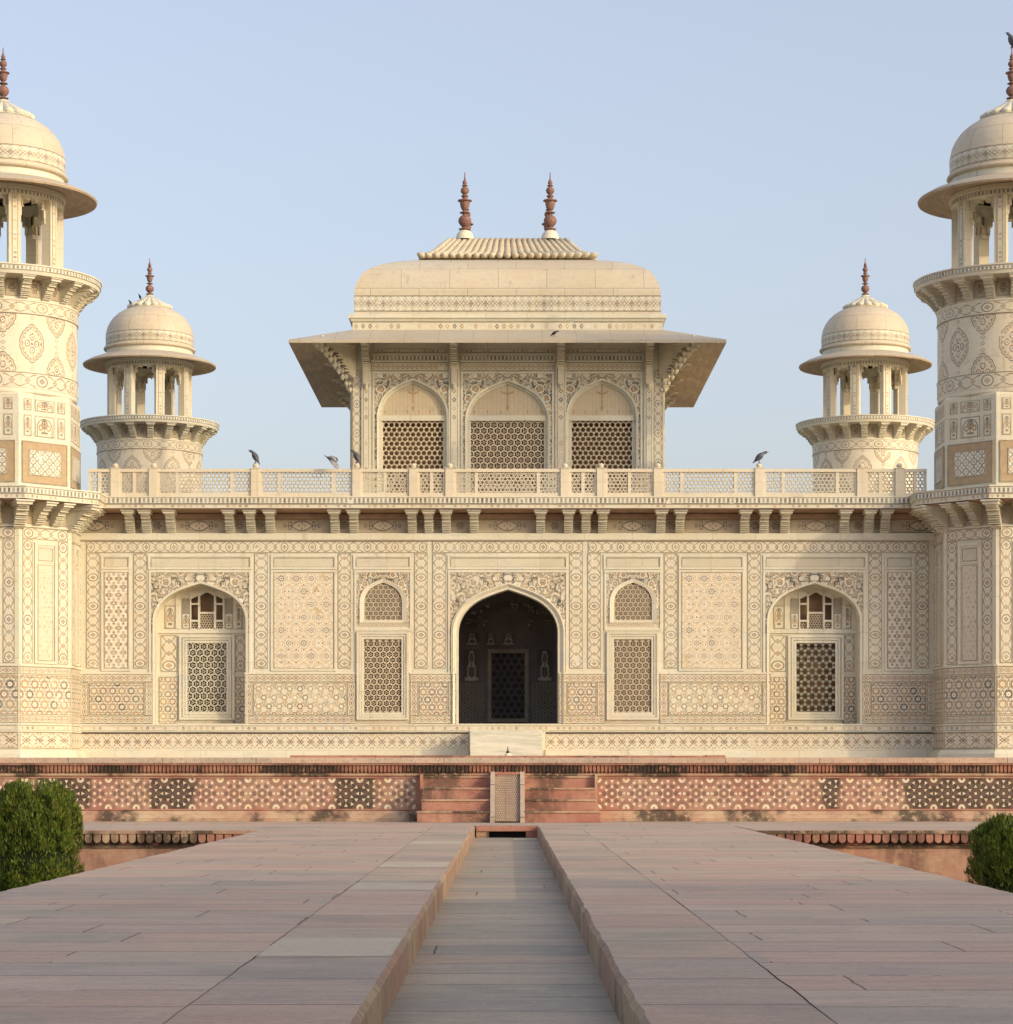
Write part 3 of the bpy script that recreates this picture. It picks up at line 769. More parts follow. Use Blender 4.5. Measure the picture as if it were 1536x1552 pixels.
mb.prism([(Yp, 0.775), (Yp-0.03, 0.765), (Yp-0.045, 0.745), (Yp-0.03, 0.722), (Yp, 0.715)], -PW, PW, 'red_pale')
mb.build('upper_moulding', pl)
mb = MB()
mb.prism([(Yp, 0.175), (Yp-0.05, 0.16), (Yp-0.07, 0.12), (Yp-0.10, 0.10), (Yp-0.13, 0.05), (Yp-0.17, 0.04), (Yp-0.17, 0.001), (Yp, 0.001)], -PW, -1.42, 'red_pale')
mb.prism([(Yp, 0.175), (Yp-0.05, 0.16), (Yp-0.07, 0.12), (Yp-0.10, 0.10), (Yp-0.13, 0.05), (Yp-0.17, 0.04), (Yp-0.17, 0.001), (Yp, 0.001)], 1.42, PW, 'red_pale')
mb.build('base_moulding', pl)
for s in (-1, 1):
    a, b = (PX(640, Yp)-0.10, -PW) if s < 0 else (PX(905, Yp)+0.02, PW)
    a, b = sorted((a, b)); n = round((b-a)/0.452)
    mb = MB(); mb.face([(a, Yp-0.006, 0.20), (b, Yp-0.006, 0.20), (b, Yp-0.006, 0.69), (a, Yp-0.006, 0.69)], [(0, -0.03), (n, -0.03), (n, 1.03), (0, 1.03)], 'plinth_inlay')
    mb.box(a-0.03, b+0.03, Yp-0.02, Yp, 0.69, 0.712, 'red'); mb.box(a-0.03, b+0.03, Yp-0.02, Yp, 0.178, 0.20, 'red')
    mb.build('inlaid_panel', pl)
# low red slab standing on the plinth before the tomb
mb = MB()
x = -3.62
while x < 3.6:
    w_ = random.uniform(1.2, 1.9); x2 = min(x+w_, 3.63)
    mb.box(x+0.006, x2-0.006, 41.0+random.uniform(-.012, .012), 46, PT, 1.066+random.uniform(-.004, .004), 'red', 'd'); x = x2
tag(mb.build('stone_step', org=(0, 42, PT)), 'long low red sandstone slab on the plinth before the entrance', 'step')

# stairs in the middle of the plinth
st = empty('plinth_staircase', (0, 39.0, 0)); tag(st, 'red sandstone stairs in two flights beside the carved chute', 'staircase')
XL, XR = PX(640, 39), PX(903, 39)
for k, (zt, yf) in enumerate(((0.18, 38.5), (0.36, 38.8), (0.54, 39.1), (0.725, 39.4))):
    for a, b in ((XL, -0.27), (0.27, XR)):
        e = 0.06 if k == 0 else 0.0
        aa, bb = (a-e, b) if a < 0 else (a, b+e)
        mb = MB(); mb.box(aa, bb, yf, 39.5+0.001*k, zt-(0.18 if k < 3 else 0.19)+0.002, zt-0.028, 'red_steps', 'd')
        mb.box(aa-0.01, bb+0.005, yf-0.018, 39.5+0.001*k, zt-0.028, zt, 'red_pale', ''); mb.build('step', st)
for a in (XL-0.045, XR+0.0):
    mb = MB(); mb.box(a, a+0.045, 39.3, 39.5, 0.17, 0.76, 'red_pale' if a > 0 else 'red'); mb.build('side_pilaster', st)
# carved water chute
ch = empty('carved_chute', (0, 38.6, 0)); tag(ch, 'carved sandstone water chute sloping between the two flights of stairs', 'chute')
mb = MB()
A = (-0.185, 38.42, 0.02); 
z0, z1, y0, y1 = 0.02, 0.735, 38.40, 39.30
mb.face([(-0.20, y0, z0), (0.20, y0, z0), (0.20, y1, z1), (-0.20, y1, z1)], [(0, 0), (9, 0), (9, 16), (0, 16)], 'soffit')
nn, mm_ = 11, 20
for j in range(mm_):            # fish-scale carving that breaks up the falling water
    for i in range(nn):
        fx = -0.18+0.36*(i+0.5+(0.25 if j % 2 else -0.25))/nn; t = (j+0.5)/mm_
        y = y0+(y1-y0)*t; z = z0+(z1-z0)*t; r = 0.013
        mb.face([(fx-r, y+0.012, z+0.02), (fx, y-0.014, z-0.006), (fx+r, y+0.012, z+0.02)], None, 'pave')
        mb.face([(fx-r, y+0.012, z+0.02), (fx, y-0.014, z-0.006), (fx, y-0.004, z-0.016)], None, 'pave')
        mb.face([(fx+r, y+0.012, z+0.02), (fx, y-0.014, z-0.006), (fx, y-0.004, z-0.016)], None, 'pave')
mb.build('slab', ch)
for s in (-1, 1):
    mb = MB(); a, b = sorted((s*0.20, s*0.27))
    mb.prism([(y0-0.03, 0.0), (y0-0.03, z0+0.05), (y1, z1+0.06), (39.52, z1+0.06), (39.52, 0.0)], a, b, 'pave'); mb.build('side_rail', ch)
mb = MB(); mb.box(-0.20, 0.20, y1-0.02, y1+0.08, z1+0.01, z1+0.055, 'red'); mb.build('head', ch)

# ================================================================== MAUSOLEUM
Yw = 52.0
K = Yw/F
X = lambda px: (px-769.5)*K
Z = lambda py: EYE+(1170-py)*K
ms = empty('marble_mausoleum', (0, 60, PT)); tag(ms, 'cream marble tomb with inlaid arched front and bracketed balcony', 'mausoleum')
ZS = 6.24            # roof slab underside
# ---- masonry shell
mb = MB()
XB = 9.4
nA = [(-1, 304), (1, 1235)]
NX = PX(304, Yw); NH = 68.5*K; NZ0 = Z(1098); NSP = Z(941); NHH = (941-884)*K
MXc = PX(770.5, Yw); MH = 75.5*K; MZ0 = Z(1097); MSP = Z(958); MHH = (958-893)*K
zt = ZS
zb0 = 1.66
arch_wall(mb, -XB, PX(540, Yw), NZ0, zt, Yw, NX, NH, NSP, NHH, depth=0.45, rm='marble')
arch_wall(mb, PX(1001, Yw), XB, NZ0, zt, Yw, -NX, NH, NSP, NHH, depth=0.45, rm='marble')
arch_wall(mb, PX(622, Yw), PX(919, Yw), MZ0, zt, Yw, MXc, MH, MSP, MHH, depth=0.42, rm='marble')
for a, b in ((PX(540, Yw), PX(622, Yw)), (PX(919, Yw), PX(1001, Yw))):     # window bays
    c = (a+b)/2; hw = 32*K
    arch_wall(mb, a, b, Z(944), zt, Yw, c, hw, Z(912), 32*K, depth=0.10)
    ja, jb = c-32*K, c+32*K
    z0, z1 = Z(1082), Z(968)
    mb.face([(a, Yw, z1), (b, Yw, z1), (b, Yw, Z(944)), (a, Yw, Z(944))], None)
    mb.face([(a, Yw, NZ0), (ja, Yw, NZ0), (ja, Yw, z1), (a, Yw, z1)], None); mb.face([(jb, Yw, NZ0), (b, Yw, NZ0), (b, Yw, z1), (jb, Yw, z1)], None)
    mb.face([(ja, Yw, NZ0), (jb, Yw, NZ0), (jb, Yw, z0), (ja, Yw, z0)], None)
    for P, Q in (((ja, z0), (ja, z1)), ((ja, z1), (jb, z1)), ((jb, z1), (jb, z0)), ((jb, z0), (ja, z0))):
        mb.face([(P[0], Yw, P[1]), (P[0], Yw+0.10, P[1]), (Q[0], Yw+0.10, Q[1]), (Q[0], Yw, Q[1])], None)
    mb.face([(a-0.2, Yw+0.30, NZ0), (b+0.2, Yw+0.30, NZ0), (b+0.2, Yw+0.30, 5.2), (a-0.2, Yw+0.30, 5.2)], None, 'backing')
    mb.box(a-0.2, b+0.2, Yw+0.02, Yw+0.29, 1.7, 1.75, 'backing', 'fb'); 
mb.face([(-XB, Yw, 1.0), (XB, Yw, 1.0), (XB, Yw, MZ0), (-XB, Yw, MZ0)], None)
if NZ0 < MZ0: pass
YB = 72.6
mb.box(-XB-0.6, -XB-0.02, Yw+0.3, YB, 1.0, ZS, 'marble', ''); mb.box(XB+0.02, XB+0.6, Yw+0.3, YB, 1.0, ZS, 'marble', '')
mb.box(-XB, XB, YB-0.5, YB, 1.0, ZS-0.01, 'marble', '')
mb.build('wall', ms)
# ---- base courses
mb = MB()
DX0, DX1 = PX(713, 51.3), PX(822, 51.3)
for a, b in ((-XB, -0.82), (0.80, XB)):
    mb.box(a, b, Yw-0.10, Yw, PT, 1.25, 'marble_light'); mb.box(a, b, Yw-0.07, Yw, 1.25, 1.275, 'marble')
    mb.inlay(a, b, Z(1137), Z(1112), Yw-0.04, round((b-a)/0.42), 1, 'meander')
    mb.box(a, b, Yw-0.04, Yw, Z(1139)+0.02, Z(1110), 'marble', 'f')
mb.box(-0.82, 0.80, Yw-0.06, Yw, PT, Z(1110), 'marble_light')
mb.box(-XB, XB, Yw-0.055, Yw, Z(1110), Z(1108.5), 'marble_light')
mb.inlay(-XB, XB, Z(1108), Z(1100), Yw-0.02, 150, 1, 'dots', 0)
mb.box(-XB, XB, Yw-0.045, Yw, Z(1100), Z(1097.5), 'marble_light')
mb.build('base_course', ms)
# ---- inlaid panels on the front
def P_(name, *a, **k):
    mb = MB(); mb.inlay(*a, **k); return mb.build(name, ms)
bw = 19*K
mb = MB(); mb.box(-XB, XB, Yw-0.06, Yw, Z(818.5), Z(808.5), 'marble_light'); mb.box(-XB, XB, Yw-0.03, Yw, Z(820), Z(818.5), 'marble_plain'); mb.build('string_course', ms)
P_('top_border', X(131), X(648), Z(838), Z(820.5), Yw, 37, 1, 'border'); P_('top_border', X(655.5), X(884), Z(838), Z(820.5), Yw, 17, 1, 'border'); P_('top_border', X(892), X(1408), Z(838), Z(820.5), Yw, 37, 1, 'border')
for px in (141, 212.5, 396, 522.5, 638.5, 666):
    for q in (px, 1539.5-px):
        P_('side_border', X(q-10), X(q+10), Z(1013), Z(839), Yw, 1, 12, 'border', vert=True)
def mir(a, b): return ((a, b), (1539.5-b, 1539.5-a))
for a, b in ((158, 194), (229, 378), (415, 506), (540, 620)):
    for c, d in mir(a, b):
        mb = MB(); mb.frame(X(c)-0.06, X(d)+0.06, Z(863), Z(841), 0.045, Yw, 0.022); mb.inlay(X(c), X(d), Z(860), Z(846), Yw, 1, 1, 'marble_plain', 0.012); mb.build('blank_tablet', ms)
mb = MB(); mb.frame(X(683)-0.06, X(857)+0.06, Z(863), Z(841), 0.045, Yw, 0.022); mb.inlay(X(683), X(857), Z(860), Z(846), Yw, 1, 1, 'marble_plain', 0.012); mb.build('blank_tablet', ms)
for i, (c, d) in enumerate(mir(158, 194)):
    mb = MB(); mb.frame(X(c)-0.06, X(d)+0.06, Z(1017), Z(864), 0.045, Yw, 0.022); mb.inlay(X(c), X(d), Z(1014), Z(867), Yw, 4, 16.5, 'lattice'); mb.build('inlaid_panel', ms)
for c, d in mir(415, 506):
    mb = MB(); mb.frame(X(c)-0.06, X(d)+0.06, Z(1017), Z(864), 0.045, Yw, 0.022); mb.inlay(X(c), X(d), Z(1014), Z(867), Yw, 4.0, 6.5, 'stars'); mb.build('inlaid_panel', ms)
# dado
for (a, b), mt_, n in (((122, 232), 'rings', 7.5), ((371, 539), 'waves', 10.5), ((622, 692), 'rings', 5.0)):
    for c, d in mir(a, b):
        x0, x1, z0, z1 = X(c), X(d), Z(1097), Z(1022); bd = 12*K
        x0 = max(x0, -XB); x1 = min(x1, XB)
        mb = MB(); mb.box(x0, x1, Yw-0.012, Yw, z0, z1, 'marble', 'b')
        Lx = x1-x0
        mb.inlay(x0, x1, z1-bd, z1, Yw-0.012, round(Lx/0.33), 1, 'scroll'); mb.inlay(x0, x1, z0, z0+bd, Yw-0.012, round(Lx/0.33), 1, 'scroll')
        mb.inlay(x0, x0+bd, z0+bd, z1-bd, Yw-0.012, 1, 2, 'scroll', vert=True); mb.inlay(x1-bd, x1, z0+bd, z1-bd, Yw-0.012, 1, 2, 'scroll', vert=True)
        mb.inlay(x0+bd+.02, x1-bd-.02, z0+bd+.015, z1-bd-.015, Yw-0.012, n*(Lx-2*bd)/Lx, n*(z1-z0-2*bd)/Lx, mt_); mb.build('dado_panel', ms)
        mb = MB(); mb.box(x0, x1, Yw-0.028, Yw, z1, z1+0.035, 'marble_light'); mb.build('dado_rail', ms)
# ---- niches with windows
for s, cx in ((-1, NX), (1, -NX)):
    mb = MB(); spandrel(mb, cx-74.5*K, cx+73.5*K, Z(867), Yw, cx, NH+0.05, NSP, NHH+0.04, 'arab', 4.2, zlow=Z(960)); mb.build('spandrel', ms)
    mb = MB(); arch_band(mb, cx, NH, NHH, NH+0.055, NHH+0.045, NSP, NZ0, Yw, 0.03, 'marble_light', pr_in=0.01)
    mb.frame(cx-74.5*K-0.05, cx+73.5*K+0.05, Z(1020), Z(864.5), 0.045, Yw, 0.022, bottom=False); mb.build('arch_moulding', ms)
    Y2 = Yw+0.45; k2 = Y2/F
    x = lambda px: cx+(px-304)*k2 if True else 0
    z = lambda py: EYE+(1170-py)*k2
    sg = 1
    mb = MB()   # back wall of niche with openings left for the windows
    wins = [(281-2, 341, 973, 1081)]
    up = [(299.5, 320.5, 898, 928), (299.5, 320.5, 930, 953), (286, 296.5, 902, 914), (286, 296.5, 917, 939), (286, 296.5, 942.5, 953), (323.5, 334, 902, 914), (323.5, 334, 917, 939), (323.5, 334, 942.5, 953)]
    L_, R_ = cx-NH-0.3, cx+NH+0.3
    zl = [NZ0-0.1, z(1081), z(973), z(953), z(897)]
    mb.face([(L_, Y2, NZ0-0.1), (R_, Y2, NZ0-0.1), (R_, Y2, z(1081)), (L_, Y2, z(1081))], None)
    for a, b, c, d in ((L_, x(279), z(1081), z(973)), (x(341), R_, z(1081), z(973)), (L_, R_, z(973), z(953)), (L_, x(286), z(953), z(896)), (x(334), R_, z(953), z(896)), (L_, R_, z(896), z(880))):
        mb.face([(a, Y2, c), (b, Y2, c), (b, Y2, d), (a, Y2, d)], None)
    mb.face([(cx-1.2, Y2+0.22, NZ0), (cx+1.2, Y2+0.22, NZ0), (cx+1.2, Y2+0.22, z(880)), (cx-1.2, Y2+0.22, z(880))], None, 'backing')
    mb.build('niche_wall', ms)
    mb = MB(); dz0, dz1 = z(1097), z(1026)
    for a, b in ((x(235)+0.03, x(266)), (x(350), x(372)-0.03)):
        mb.inlay(a, b, dz0, dz1, Y2, 2.1*(b-a)/0.4, 5.5, 'rings'); mb.inlay(a+0.04, b-0.02, z(1018), z(963), Y2, 1, 3, 'border', vert=True)
    for a, b in ((x(246), x(262)), (x(352), x(366)-0.03)): mb.inlay(a, b, z(953), z(918), Y2, 1, 1, 'vase')
    for a, b in ((x(272), x(284)), (x(337), x(349))): mb.inlay(a, b, z(953), z(907), Y2, 1, 2, 'vase')
    for a, b in ((x(264)-0.02, x(269)), (x(351)-0.01, x(355))): mb.box(a, b, Y2-0.02, Y2, z(953), z(900), 'marble_light')
    mb.box(L_, R_, Y2-0.03, Y2, z(960), z(955), 'marble_light'); mb.inlay(x(268), x(352), z(1097), z(1092.5), Y2-0.0, 8, 1, 'scroll', 0)
    mb.build('niche_inlay', ms)
    wd = MB(); wd.frame(x(268), x(352), z(1091), z(963), 0.05, Y2, 0.05, 'marble_light'); wd.frame(x(273), x(347), z(1087), z(967), 0.045, Y2, 0.03, 'marble'); wd.frame(x(277), x(343), z(1083), z(971), 0.05, Y2, 0.015, 'marble_light')
    win = wd.build('window', ms)
    j = MB(); jali(j, x(279), x(341), z(1081), z(973), Y2+0.01, Y2+0.06, 0.152, 0.028, 'marble', style='star' if s > 0 else 'dot'); lo = j.build('lattice', win)
    u = MB()
    u.frame(x(284), x(336), z(955), z(896), 0.03, Y2, 0.02, 'marble_light')
    for a in (298, 322): u.box(x(a)-0.022, x(a)+0.022, Y2-0.02, Y2+0.05, z(954), z(897), 'marble_light')
    for a, b, c in ((286, 296.4, 915.5), (286, 296.4, 941), (323.6, 334, 915.5), (323.6, 334, 941), (299.6, 320.4, 929)):
        u.box(x(a), x(b), Y2-0.018, Y2+0.05, z(c)-0.02, z(c)+0.02, 'marble_light')
    for sg in (-1, 1):      # sloping shoulders of the upper lights
        c0 = x(310)+sg*0.146; c1 = x(310); u.face([(c0, Y2-0.005, z(897)), (c1, Y2-0.005, z(897)), (c0, Y2-0.005, z(903.5))], None, 'marble_light')
        c0 = x(310)+sg*0.337; c1 = x(310)+sg*0.19; u.face([(c0, Y2-0.005, z(897)), (c1, Y2-0.005, z(897)), (c1, Y2-0.005, z(903)), (c0, Y2-0.005, z(908))], None, 'marble_light')
    uw = u.build('upper_window', ms)
    for a, b, c, d in up[1:2]+up[4:5]+up[7:8]: j = MB(); jali(j, x(a), x(b), z(d), z(c), Y2+0.02, Y2+0.05, 0.055, 0.014, 'lattice_marble'); j.build('lattice', uw)
# ---- window bays either side of the entrance
for s, c in ((-1, PX(581, Yw)), (1, PX(960, Yw))):
    hw = 32*K
    mb = MB(); spandrel(mb, c-40*K, c+40*K, Z(867), Yw, c, hw+0.05, Z(912), 32*K+0.04, 'arab', 5.5, zlow=Z(944.5)); mb.inlay(c-40*K, c+40*K, Z(949.5), Z(945), Yw, 6, 1, 'scroll', 0); mb.build('spandrel', ms)
    wd = MB(); arch_band(wd, c, hw-0.05, 32*K-0.04, hw+0.05, 32*K+0.04, Z(912), Z(944), Yw, 0.035, 'marble_light', pr_in=0.025); wd.box(c-hw+0.04, c+hw-0.04, Yw-0.02, Yw+0.05, Z(944), Z(940), 'marble_light')
    wd.frame(c-40*K-0.05, c+40*K+0.05, Z(956), Z(864.5), 0.045, Yw, 0.022)
    win = wd.build('upper_window', ms)
    j = MB(); zs_ = Z(912); ins = lambda x, z: (z < zs_ or z < zs_+arch_h(abs(x-c)/(hw-0.03), 32*K-0.03))
    jali(j, c-hw+0.04, c+hw-0.04, Z(940), Z(880), Yw+0.02, Yw+0.06, 0.105, 0.024, 'lattice_marble', ins, 'dot'); j.build('lattice', win)
    wd = MB(); a, b = c-40*K, c+39*K
    wd.frame(a, b, Z(1091), Z(957.5), 0.05, Yw, 0.05, 'marble_light'); wd.frame(a+0.055, b-0.055, Z(1087), Z(961.5), 0.045, Yw, 0.032, 'marble'); wd.frame(a+0.105, b-0.105, Z(1083.5), Z(965), 0.05, Yw, 0.015, 'marble_light')
    win = wd.build('window', ms)
    j = MB(); jali(j, c-29*K, c+29*K, Z(1080.5), Z(969.5), Yw+0.02, Yw+0.07, 0.132, 0.028, 'lattice_marble', None, 'dot')
    j.frame(c-32*K, c+32*K, Z(1082), Z(968), 0.045, Yw+0.02, 0.0, 'marble_light', Yw+0.08); j.build('lattice', win)
    mb = MB(); mb.inlay(a, b, Z(1097), Z(1092), Yw, 7, 1, 'scroll', 0); mb.build('sill_border', ms)
# ---- entrance arch
mb = MB(); c = MXc
spandrel(mb, X(683), X(857.5), Z(867), Yw, c, MH+11*K, MSP, MHH+10*K, 'arab', 4.2, zlow=Z(1016)); mb.build('spandrel', ms)
mb = MB(); arch_band(mb, c, MH, MHH, MH+8.5*K, MHH+8*K, MSP, MZ0+0.0, Yw, 0.06, 'marble', pr_in=0.10); arch_band(mb, c, MH+8.5*K, MHH+8*K, MH+11*K, MHH+10*K, MSP, Z(1022), Yw, 0.045, 'marble_light', pr_in=0.0)
mb.frame(X(683)-0.05, X(857.5)+0.05, Z(1020), Z(864.5), 0.045, Yw, 0.022, bottom=False)
mb.build('arch_moulding', ms)
er = MB(); Yi = Yw+0.42; Yb = Yw+3.6; RH = 2.7
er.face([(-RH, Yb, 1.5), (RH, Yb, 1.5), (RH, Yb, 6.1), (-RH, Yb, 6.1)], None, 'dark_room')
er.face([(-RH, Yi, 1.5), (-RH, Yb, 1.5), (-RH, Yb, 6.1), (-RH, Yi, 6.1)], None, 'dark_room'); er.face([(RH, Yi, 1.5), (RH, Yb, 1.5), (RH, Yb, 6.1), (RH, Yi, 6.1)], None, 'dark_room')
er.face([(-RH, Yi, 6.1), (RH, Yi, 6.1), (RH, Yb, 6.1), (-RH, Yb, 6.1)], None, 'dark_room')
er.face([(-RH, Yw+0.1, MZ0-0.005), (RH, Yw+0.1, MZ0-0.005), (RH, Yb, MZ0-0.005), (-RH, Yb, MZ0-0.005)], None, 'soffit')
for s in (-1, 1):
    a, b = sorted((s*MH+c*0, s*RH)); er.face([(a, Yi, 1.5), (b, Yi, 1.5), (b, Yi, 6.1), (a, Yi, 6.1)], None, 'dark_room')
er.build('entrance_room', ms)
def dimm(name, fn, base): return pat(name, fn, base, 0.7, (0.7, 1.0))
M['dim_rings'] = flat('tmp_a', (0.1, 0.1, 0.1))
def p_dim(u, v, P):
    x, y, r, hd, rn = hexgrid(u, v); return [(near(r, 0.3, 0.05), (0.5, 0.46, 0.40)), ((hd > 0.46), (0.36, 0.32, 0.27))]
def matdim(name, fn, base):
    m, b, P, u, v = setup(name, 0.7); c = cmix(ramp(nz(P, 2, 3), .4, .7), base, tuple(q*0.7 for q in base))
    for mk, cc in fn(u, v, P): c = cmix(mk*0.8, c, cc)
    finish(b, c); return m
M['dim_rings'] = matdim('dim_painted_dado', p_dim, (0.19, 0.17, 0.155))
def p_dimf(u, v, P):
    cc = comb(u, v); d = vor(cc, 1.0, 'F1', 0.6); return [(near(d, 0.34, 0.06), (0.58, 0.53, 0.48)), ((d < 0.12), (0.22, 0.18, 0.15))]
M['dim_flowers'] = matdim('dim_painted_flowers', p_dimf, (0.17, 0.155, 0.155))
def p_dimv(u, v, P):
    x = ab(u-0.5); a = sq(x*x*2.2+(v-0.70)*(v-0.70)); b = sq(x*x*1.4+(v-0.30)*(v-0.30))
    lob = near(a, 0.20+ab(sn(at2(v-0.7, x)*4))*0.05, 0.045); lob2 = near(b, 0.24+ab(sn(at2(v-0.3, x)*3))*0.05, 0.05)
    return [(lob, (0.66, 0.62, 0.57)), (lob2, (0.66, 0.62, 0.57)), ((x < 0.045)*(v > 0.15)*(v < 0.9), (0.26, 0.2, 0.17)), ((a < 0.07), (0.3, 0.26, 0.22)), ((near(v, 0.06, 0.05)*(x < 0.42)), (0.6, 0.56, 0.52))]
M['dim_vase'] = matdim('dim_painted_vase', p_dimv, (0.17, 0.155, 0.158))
ke = Yb/F; xe = lambda px: (px-769.5)*ke; ze = lambda py: EYE+(1170-py)*ke
mb = MB()
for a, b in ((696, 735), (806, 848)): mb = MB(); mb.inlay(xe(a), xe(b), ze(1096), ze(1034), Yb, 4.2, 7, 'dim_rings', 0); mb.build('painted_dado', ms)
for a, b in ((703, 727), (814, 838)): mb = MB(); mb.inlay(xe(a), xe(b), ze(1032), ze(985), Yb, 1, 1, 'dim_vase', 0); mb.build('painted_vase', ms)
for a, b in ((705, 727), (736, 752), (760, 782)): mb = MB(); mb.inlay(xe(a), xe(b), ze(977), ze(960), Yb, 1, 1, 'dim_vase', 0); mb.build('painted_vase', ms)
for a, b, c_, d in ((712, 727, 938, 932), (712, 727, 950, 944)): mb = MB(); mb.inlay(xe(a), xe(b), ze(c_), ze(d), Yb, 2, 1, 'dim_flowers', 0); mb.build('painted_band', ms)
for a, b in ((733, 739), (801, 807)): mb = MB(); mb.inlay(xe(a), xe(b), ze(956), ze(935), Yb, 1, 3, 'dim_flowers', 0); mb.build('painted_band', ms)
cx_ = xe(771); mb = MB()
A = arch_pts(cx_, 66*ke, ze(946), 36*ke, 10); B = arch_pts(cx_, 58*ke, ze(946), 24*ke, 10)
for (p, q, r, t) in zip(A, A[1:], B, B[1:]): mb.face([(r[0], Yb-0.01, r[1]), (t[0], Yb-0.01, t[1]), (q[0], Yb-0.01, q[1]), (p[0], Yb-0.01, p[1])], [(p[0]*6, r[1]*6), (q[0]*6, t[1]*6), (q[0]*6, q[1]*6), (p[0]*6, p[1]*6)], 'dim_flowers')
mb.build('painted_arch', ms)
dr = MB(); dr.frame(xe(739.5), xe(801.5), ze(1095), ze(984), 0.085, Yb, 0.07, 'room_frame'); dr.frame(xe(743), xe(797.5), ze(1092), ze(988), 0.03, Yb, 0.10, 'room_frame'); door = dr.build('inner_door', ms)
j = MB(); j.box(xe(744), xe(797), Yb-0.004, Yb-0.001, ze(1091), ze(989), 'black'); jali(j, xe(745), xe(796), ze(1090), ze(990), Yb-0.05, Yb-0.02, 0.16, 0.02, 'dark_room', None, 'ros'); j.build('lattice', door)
# marble doorstep
mb = MB(); mb.box(PX(713, 51.2), PX(822, 51.2), 51.15, Yw-0.06, PT, PZ(1106.5, 51.15), 'vein', 'd'); mb.box(PX(712, 51.2)-0.02, PX(823, 51.2)+0.02, 51.10, Yw-0.06, PT+0.001, PT+0.06, 'marble_light', 'd')
tag(mb.build('door_step', org=(0, 51.5, PT)), 'high white marble block step under the dark entrance arch', 'step')

# ---- frieze, brackets and balcony
Yf = 51.34; BT = 6.52
mb = MB()
mb.box(-XB-0.3, XB+0.3, Yf, Yw, 6.40, BT, 'marble_light', 'f'); mb.box(-XB, XB, Yf+0.03, Yw, 6.28, 6.40, 'marble', 'f')
mb.face([(-XB, Yf+0.025, 6.40), (XB, Yf+0.025, 6.40), (XB, Yf, 6.415), (-XB, Yf, 6.415)], None, 'marble_light')
n = 210; mb.face([(-XB-0.2, Yf, 6.375), (XB+0.2, Yf, 6.375), (XB+0.2, Yf, BT), (-XB-0.2, Yf, BT)], [(0, 0), (n, 0), (n, 1), (0, 1)], 'dentil')
mb.face([(-XB-0.2, Yf+0.03, 6.28), (XB+0.2, Yf+0.03, 6.28), (XB+0.2, Yf+0.03, 6.374), (-XB-0.2, Yf+0.03, 6.374)], [(0, 0), (150, 0), (150, 1), (0, 1)], 'dots')
mb.box(-XB-0.2, XB+0.2, Yf-0.014, Yf, 6.505, BT+0.008, 'marble_light')
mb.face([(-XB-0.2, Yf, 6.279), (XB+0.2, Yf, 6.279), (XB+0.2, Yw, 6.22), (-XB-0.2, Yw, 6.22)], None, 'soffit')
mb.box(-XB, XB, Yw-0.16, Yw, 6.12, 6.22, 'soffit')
mb.build('balcony_slab', ms)
mb = MB(); mb.box(-XB-0.6, XB+0.6, Yw, YB+0.6, 6.25, 6.42, 'marble_grey'); mb.build('roof', ms)
brs = [195, 220, 257, 347, 379, 408.5, 507, 536, 624.5, 650, 676.5, 719]
brs = sorted(brs+[1539-b for b in brs])
br0 = None
Ym = 51.6
for b in brs:
    xx = PX(b, Ym)
    if br0 is None:
        mb = MB(); mb.M = Matrix.Translation((xx, Yw, 0)); corbel(mb, 0.17, 0.60, 6.262-PZ(808.5, Yw), 6.262); br0 = mb.build('bracket', ms); x00 = xx
    else:
        o = br0.copy(); COL.objects.link(o); o.parent = ms; o.location.x = br0.location.x+xx-x00
allb = [PX(b, Yw) for b in brs]
mb = MB()
zf0, zf1 = Z(808), 6.12
for a, b in zip([-XB]+allb, allb+[XB]):
    a2, b2 = a+0.09, b-0.09; wd = b2-a2
    if wd < 0.12: continue
    mb = MB()
    h = zf1-zf0
    if wd > 0.75: uv = [(-wd/h/1*0.95*0.5*1.3, -0.0), (wd/h*0.95*0.5*1.3, 0), (wd/h*0.95*0.5*1.3, 1), (-wd/h*0.95*0.5*1.3, 1)]; mm_ = 'cart'
    else: uv = [(-wd/h*0.5, 0), (wd/h*0.5, 0), (wd/h*0.5, 1), (-wd/h*0.5, 1)]; mm_ = 'rosette'
    mb.inlay(a2, b2, zf0+0.01, zf1, Yw-0.002, 1, 1, mm_, 0.01, rot=uv); mb.build('frieze_panel', ms)
# ---- railing
posts = [175, 233, 387.5, 541, 627, 682]; posts = sorted(posts+[1538.5-p for p in posts]); Yr = 51.42
RT = PZ(711, Yr)
mb = MB(); p0 = None
def post_mesh(xx):
    mb = MB(); hw = 0.088
    mb.box(xx-hw, xx+hw, Yr-0.075, Yr+0.075, BT+0.008, RT+0.005, 'marble_pink')
    mb.box(xx-hw-0.012, xx+hw+0.012, Yr-0.087, Yr+0.087, RT+0.005, RT+0.02, 'marble_pink')
    mb.lathe([(0.001, RT+0.012), (0.035, RT+0.015), (0.038, RT+0.035), (0.055, RT+0.045), (0.062, RT+0.075), (0.05, RT+0.10), (0.02, RT+0.118), (0.001, RT+0.125)], 14, 'marble_pink', cx=xx, cy=Yr)
    return mb
for p in posts:
    xx = PX(p, Yr)
    if p0 is None: p0 = post_mesh(xx).build('railing_post', ms); xp0 = xx
    else: o = p0.copy(); COL.objects.link(o); o.parent = ms; o.location.x = p0.location.x+xx-xp0
ends = [PX(128, Yr)]+[PX(p, Yr) for p in posts]+[PX(1411, Yr)]
